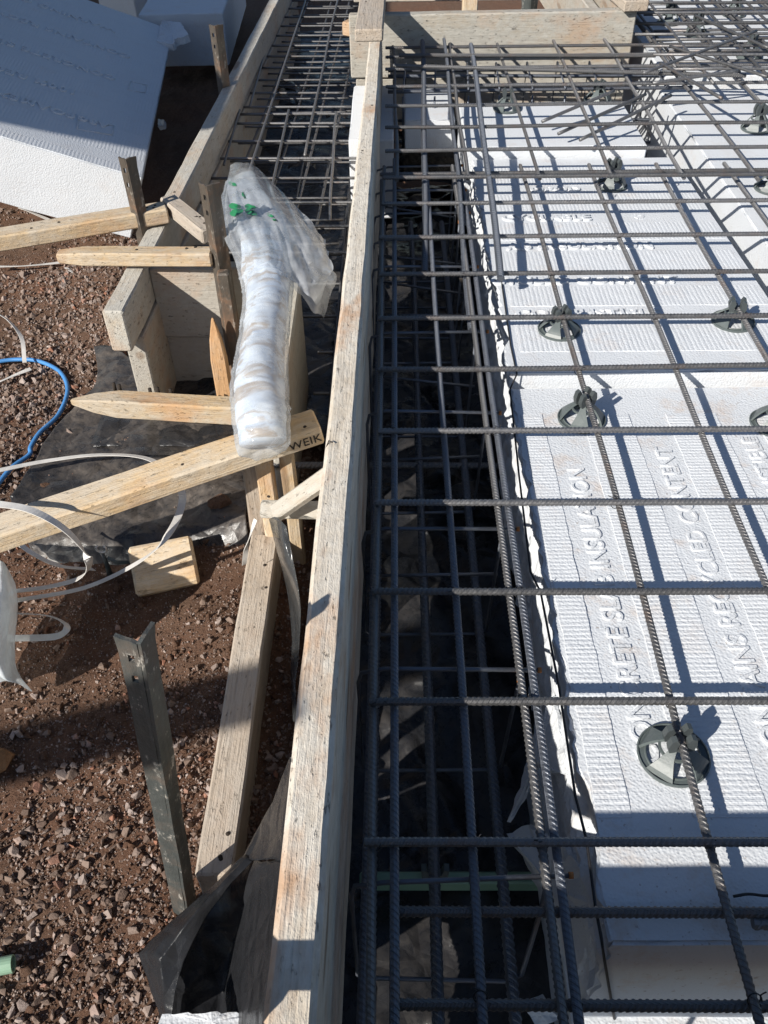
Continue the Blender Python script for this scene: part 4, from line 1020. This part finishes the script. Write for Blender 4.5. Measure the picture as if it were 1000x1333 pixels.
# loose open flap
rows_px = [[(300, 216, .0), (326, 212, .0), (352, 236, -.0), (380, 262, .0), (408, 294, .0), (424, 312, -.01)],
           [(296, 240, .035), (330, 240, .045), (356, 262, .04), (385, 292, .035), (412, 318, .02), (424, 330, .0)],
           [(305, 290, .04), (335, 290, .055), (362, 300, .05), (388, 325, .04), (412, 345, .03), (434, 347, .015)],
           [(325, 335, .05), (345, 335, .062), (366, 340, .055), (388, 352, .045), (408, 365, .03), (427, 366, .005)],
           [(345, 360, .05), (358, 360, .055), (372, 360, .05), (388, 372, .035), (405, 390, .015), (416, 398, -.03)]]
R5 = [[at(*q) for q in r] for r in rows_px]
def surf(R, nu, nv, wr):
    out = []
    for j in range(nv+1):
        rr = []
        for i in range(nu+1):
            p = catrow([catrow(r, i/nu) for r in R], j/nv); p = p+Vector((0, 0, 1))*wr(i/nu, j/nv, p); rr.append(p)
        out.append(rr)
    return out
g = surf(R5, 46, 46, lambda u, v, p: .010*nz((u*7-v*4, v*2, 0), 1, 3)+.006*nz((u*13+v*5, v*6, 0), 1, 8)+.004*abs(nz((u*24-v*12, v*5, 0), 1, 5)))
vs, fs = loft(g); link('flap', pyd('flap', vs, fs, True), M['film'], root)
g2 = surf([[p+Vector((.006, .01, -.035)) for p in r] for r in R5], 30, 30, lambda u, v, p: .012*nz((u*6-v*3, v*3, 0), 1, 13)+.005*nz((u*15, v*9, 0), 1, 4))
vs, fs = loft(g2); link('flap', pyd('flap', vs, fs, True), M['film'], root)
# green leaf print, following the sleeve surface
_grid = [(sleeve_pt(.55+.45*i/90, .15+2.85*j/70, .0035), i, j) for i in range(91) for j in range(71)]
_gp = [(*px(p), p) for p, i, j in _grid]
def on_sleeve(u, v): return min(_gp, key=lambda g_: (g_[0]-u)**2+(g_[1]-v)**2)[2]
def print_leaf(c, ang, L, W):
    vs = []; n = 12
    for ring in (1., .5):
        for k in range(n):
            a = 2*math.pi*k/n; x = L*math.cos(a)*ring; y = W*math.sin(a)*(1-.3*math.cos(a))*ring
            vs.append(on_sleeve(c[0]+x*math.cos(ang)-y*math.sin(ang), c[1]+x*math.sin(ang)+y*math.cos(ang))+Vector((0, -.0012, .0022)))
    vs.append(on_sleeve(*c)+Vector((0, -.0012, .0026)))
    fs = [(k, (k+1) % n, n+(k+1) % n, n+k) for k in range(n)]+[(n+k, n+(k+1) % n, 2*n) for k in range(n)]
    link('leaf_print', pyd('leaf', vs, fs, True), M['green_print'], root)
for c, d, L, W in (((306, 269), .1, 8.5, 3.2), ((327, 270), .15, 8, 3), ((308, 277), -.25, 9, 4), ((327, 277), .35, 8.5, 4), ((303, 240), .3, 6, 2.4), ((318, 255), 1.2, 5, 2.2), ((352, 281), .5, 5, 1.6), ((358, 287), .3, 3.5, 1.4)): print_leaf(c, d, L, W)

# ------------------------------------------------------------------ other plastic, straps and pipes
def gsheet(name, R, nu, nv, wr, mat, label, cat='plastic sheet', th=.0012):
    vs, fs = loft(surf(R, nu, nv, wr)); o = link(name, pyd(name, vs, fs, True), mat); s = o.modifiers.new('thickness', 'SOLIDIFY'); s.thickness = th; s.offset = 0
    return tag(o, label, cat)
gz = lambda u, v, dz=.02: (lambda p: at(u, v, max(G0, ground_z(p.x, p.y))+dz))(at(u, v, G0))
R = [[gz(u, v, .03) for u, v in r] for r in (((122, 449), (150, 452), (178, 470), (215, 480), (300, 490)), ((124, 500), (150, 505), (190, 510), (230, 515), (315, 520)), ((70, 560), (120, 560), (180, 560), (240, 560), (325, 575)), ((22, 640), (80, 625), (160, 620), (240, 615), (322, 640)), ((16, 655), (90, 690), (160, 688), (240, 680), (320, 670)), ((40, 715), (100, 722), (160, 722), (240, 712), (322, 690)))]
gsheet('ground_sheet', R, 70, 70, lambda u, v, p: .012*nz(p, 7, 3)+.010*abs(nz((p.x+p.y*.6, p.y*.4, 0), 13, 6))+.004*nz(p, 34, 2)-(.05*max(0, v-.85)/.15), M['membrane_dusty'], 'dusty black plastic sheet spread on the soil under the slanting timber')
def bil(R, nu, nv, wr):
    out = []
    for j in range(nv+1):
        rr = []
        for i in range(nu+1):
            a = i/nu*(len(R[0])-1); b = j/nv*(len(R)-1); ia, ib = min(int(a), len(R[0])-2), min(int(b), len(R)-2); fa, fb = a-ia, b-ib
            p = (R[ib][ia]*(1-fa)+R[ib][ia+1]*fa)*(1-fb)+(R[ib+1][ia]*(1-fa)+R[ib+1][ia+1]*fa)*fb
            rr.append(p+Vector((.3, .3, 1))*wr(i/nu, j/nv, p))
        out.append(rr)
    return out
flap = empty('membrane_flap', at(290, 1250, -.42), 'folded flap of shiny black membrane between ground rail and middle board', 'plastic sheet')
for nm, px3 in (('folded_edge', (((316, 1117, -.27), (322, 1117, -.26), (330, 1122, -.26)), ((268, 1163, -.30), (282, 1160, -.265), (302, 1150, -.265)), ((222, 1205, -.32), (240, 1208, -.27), (268, 1196, -.28)), ((181, 1241, -.34), (208, 1248, -.29), (240, 1250, -.30)), ((196, 1292, -.37), (212, 1292, -.33), (228, 1292, -.33)), ((212, 1342, -.40), (216, 1342, -.38), (220, 1342, -.37)))),
                ('hanging_sheet', (((322, 1119, -.30), (345, 1125, -.22), (368, 1122, -.14)), ((280, 1172, -.36), (318, 1180, -.33), (362, 1185, -.15)), ((250, 1222, -.38), (300, 1240, -.40), (356, 1245, -.16)), ((226, 1285, -.40), (290, 1290, -.43), (350, 1295, -.17)), ((214, 1355, -.42), (285, 1360, -.44), (343, 1360, -.18)))),
                ('raised_corner', (((378, 985, -.03), (380, 985, -.03), (382, 980, -.03)), ((356, 1042, -.18), (367, 1045, -.12), (376, 1045, -.06)), ((332, 1085, -.26), (350, 1088, -.2), (370, 1088, -.1)), ((316, 1119, -.28), (340, 1123, -.22), (367, 1122, -.13))))):
    vs, fs = loft(bil([[at(*q) for q in r] for r in px3], 30, 40, lambda u, v, p: .008*nz(p, 9, 3)+.006*(1-2*abs(nz(p, 17, 6)))+.002*nz(p, 55, 6)))
    fo = link(nm, pyd(nm, vs, fs, True), M['membrane_clean'], flap); sm = fo.modifiers.new('thickness', 'SOLIDIFY'); sm.thickness = .0012; sm.offset = 0
R = [[at(*q) for q in r] for r in (((351, 678, -.14), (362, 676, -.11), (372, 682, -.10)), ((360, 715, -.24), (369, 722, -.15), (381, 726, -.14)), ((374, 770, -.33), (381, 776, -.25), (391, 790, -.2)), ((380, 830, -.38), (384, 836, -.34), (389, 850, -.32)), ((379, 880, -.41), (382, 885, -.38), (385, 890, -.37)), ((382, 940, -.43), (384, 940, -.42), (386, 940, -.41)))]
gsheet('membrane_flap', R, 20, 60, lambda u, v, p: .012*nz(p, 15, 3)+.006*nz(p, 40, 6), M['film_grey'], 'grey strip of twisted plastic hanging from the bracket beside the rail')
R = [[at(*q) for q in r] for r in (((-40, 715, -.36), (-10, 725, -.26), (6, 735, -.22), (20, 760, -.34)), ((-40, 780, -.34), (-15, 780, -.2), (8, 790, -.2), (24, 800, -.36)), ((-40, 850, -.38), (-15, 845, -.26), (5, 850, -.28), (20, 858, -.38)), ((-40, 890, -.41), (-15, 875, -.33), (10, 885, -.33), (26, 880, -.4)), ((-30, 905, -.42), (0, 888, -.38), (22, 892, -.36), (41, 898, -.41)))]
gsheet('polythene_sheet', R, 40, 50, lambda u, v, p: .016*nz(p, 11, 3)+.008*abs(nz(p, 28, 6)), M['film_edge'], 'crumpled clear polythene sheet lying at the left edge by the straps')
def strap(pts, w, label, cat='strap', mat='strap', ang=.0, th=.0012):
    P = spline([at(*p) for p in pts], 10)
    tag(link('strap', sweep('strap', P, 0, flat=lambda t: (w, th, ang+.3*math.sin(t*5))), M[mat]), label, cat)
strap(((-10, 614, -.36), (60, 600, -.37), (130, 592, -.34), (195, 598, -.28), (232, 632, -.24), (236, 660, -.26), (216, 700, -.26), (180, 732, -.33), (110, 765, -.37), (20, 782, -.36)), .016, 'long white plastic strap looping under the slanting timber and over the cut block')
strap(((-10, 655, -.1), (40, 664, -.08), (88, 692, -.12), (116, 730, -.2), (104, 752, -.27), (62, 764, -.32), (15, 770, -.36)), .018, 'white strap loop hanging over the slanting timber at the left')
strap(((15, 700, -.3), (45, 722, -.3), (80, 737, -.33), (122, 741, -.4)), .014, 'white strap piece curling below the slanting timber', ang=.2)
strap(((10, 798, -.34), (60, 801, -.36), (84, 811, -.36), (86, 820, -.36), (70, 829, -.38), (15, 831, -.38)), .014, 'small white strap loop beside the clear polythene sheet', ang=.6)
strap(((-10, 347, -.42), (30, 346, -.41), (75, 342, -.41), (100, 338, -.42)), .014, 'pale flat strap on the soil left of the short timber')
strap(((85, 348, -.42), (105, 358, -.42), (150, 360, -.42), (172, 352, -.43)), .010, 'thin pale strap on gravel under the short timber', ang=.1)
strap(((-8, 405, -.42), (12, 418, -.40), (28, 440, -.39), (32, 472, -.42)), .012, 'pale strap curling on the gravel above the blue pipe', ang=.4)
strap(((-8, 500, -.43), (15, 490, -.42), (40, 480, -.42)), .012, 'dusty strap end on the soil inside the blue loop')
strap(((25, 270, -.42), (45, 278, -.41), (66, 287, -.43)), .012, 'dusty strap end at the foot of the tipped foam block')
strap(((148, 305, -.43), (160, 299, -.42), (176, 292, -.42)), .02, 'pale plastic strip between the two upper timbers')
strap(((318, 735, -.32), (321, 712, -.26), (328, 690, -.22), (333, 676, -.2)), .010, 'thin white strip hanging on the left of the thin post', ang=.4)
strap(((600, 362, -.05), (606, 385, -.12), (598, 405, -.2), (612, 430, -.26), (607, 452, -.30)), .008, 'narrow grey tape dangling inside the trench', mat='membrane_dusty', ang=.3)
P = spline([gz(*q, .012) for q in ((-12, 472), (20, 468), (50, 470), (78, 484), (88, 508), (76, 540), (52, 563), (40, 582), (38, 592), (14, 610), (-10, 640))], 10)
tag(link('hose', sweep('hose', P, .0062, 10), M['blue']), 'bright blue thin pipe curling over the soil at the left edge', 'pipe')
p = gz(20, 1254, .018); me = ring_mesh('p', [(.0135, -.15), (.0135, .0), (.011, .0), (.011, -.15)], 20)
tag(link('pipe', me, M['pipe_green'], mw=frame(p+Vector((-.15, -.03, 0)), p) @ Matrix.Rotation(math.pi/2, 4, 'Y') @ Matrix.Translation((0, 0, .15))), 'pale green pipe end poking in at the lower left edge', 'pipe')
p = gz(140, 738, .03); hk = empty('clip', p, 'small dark plastic clip with open ring standing on the soil between straps', 'clip')
link('ring', sweep('ring', [p+Vector((.011*math.cos(a), .0, .058+.011*math.sin(a))) for a in [2.1+k*.36 for k in range(15)]], .0022, 8), M['strap'], hk)
link('stem', sweep('stem', [p+Vector((0, 0, -.03)), p+Vector((0, 0, .02)), p+Vector((0, 0, .046))], lambda t: .007-.004*t, 8), M['clip'], hk)
link('foot', sweep('foot', [p+Vector((.008, 0, .03)), p+Vector((.022, .004, .012)), p+Vector((.05, .008, .006))], .004, 8), M['chair'], hk)
# trench-floor bar stool under the cage
p = at(566, 1140, -.37); fs_ = empty('cage_spacer', p, 'dark green plastic rail spacer under the cage bars near the camera', 'bar spacer')
link('rail', box_mesh('rail', .34, .02, .03, .05, .003), M['pipe_green'], fs_, mw=Matrix.Translation((p.x-.12, p.y, p.z-.02)))
link('clip', prism('clip', [(-.02, 0), (.02, 0), (.022, .03), (.014, .03), (.01, .012), (-.01, .012), (-.014, .03), (-.022, .03)], .012), M['chair'], fs_, mw=Matrix.Translation(p))

# ------------------------------------------------------------------ out of the picture: objects added to cast shade into it
ef = empty('shade_formwork', (.7, .16, -.4), 'unseen formwork board added just below the picture to cast the near shadow bands', 'formwork board')  # unseen board and rail, added to throw the shadow bands on the near block
timber('board', (-.28, .17, .213), (1.9, .17, .213), .02, .313, M['form'], parent=ef)
timber('rail', (-.32, .17, .274), (1.9, .17, .274), .022, .025, M['old'], parent=ef)
for x in (-.24, .62, 1.5): timber('block', (x-.05, .17, .2485), (x+.05, .17, .2485), .02, .035, M['old'], parent=ef)
sc = empty('shade_scaffold', (-2.9, 2.6, G0), 'unseen boarded deck added left of the picture to cast the shadow on the tipped block', 'shade_scaffold')  # unseen deck, added to shade the far left
ZD = 1.55
_e = left_pt(75, 168); _t = (ZD-_e.z)/1.0; SCY0 = _e.y-KY*_t+.11; _f2 = left_pt(200, 163); SCX1 = at(300, 85, -.05).x-KX*(ZD+.05)+.06
for i in range(16):
    y = SCY0+.232*i; timber('deck_board', (-4.6, y, ZD), (SCX1, y, ZD), .225, .038, M['old'], parent=sc, rough=.001)
for x in (-4.4, SCX1-1.5):
    for y in (SCY0+.1, SCY0+3.4): link('standard', sweep('standard', [(x, y, G0-.1), (x, y, ZD+1.)], .024, 12), M['stake_dark'], sc)

gr = empty('shade_plank', (-3.4, -1.15, G0), 'unseen plank on a trestle added behind the camera to cast a shadow band', 'scaffold plank')  # unseen plank, added to throw a band of shade over soil and middle board
timber('plank', (-4.4, -1.53, 1.15), (-1.22, -.52, 1.15), .11, .04, M['old'], parent=gr)
for x, y in ((-4.2, -1.47), (-3.3, -1.18)):
    timber('leg', (x, y, 1.1), (x, y, G0-.05), .07, .07, M['old'], up=(0, -1, 0), parent=gr)
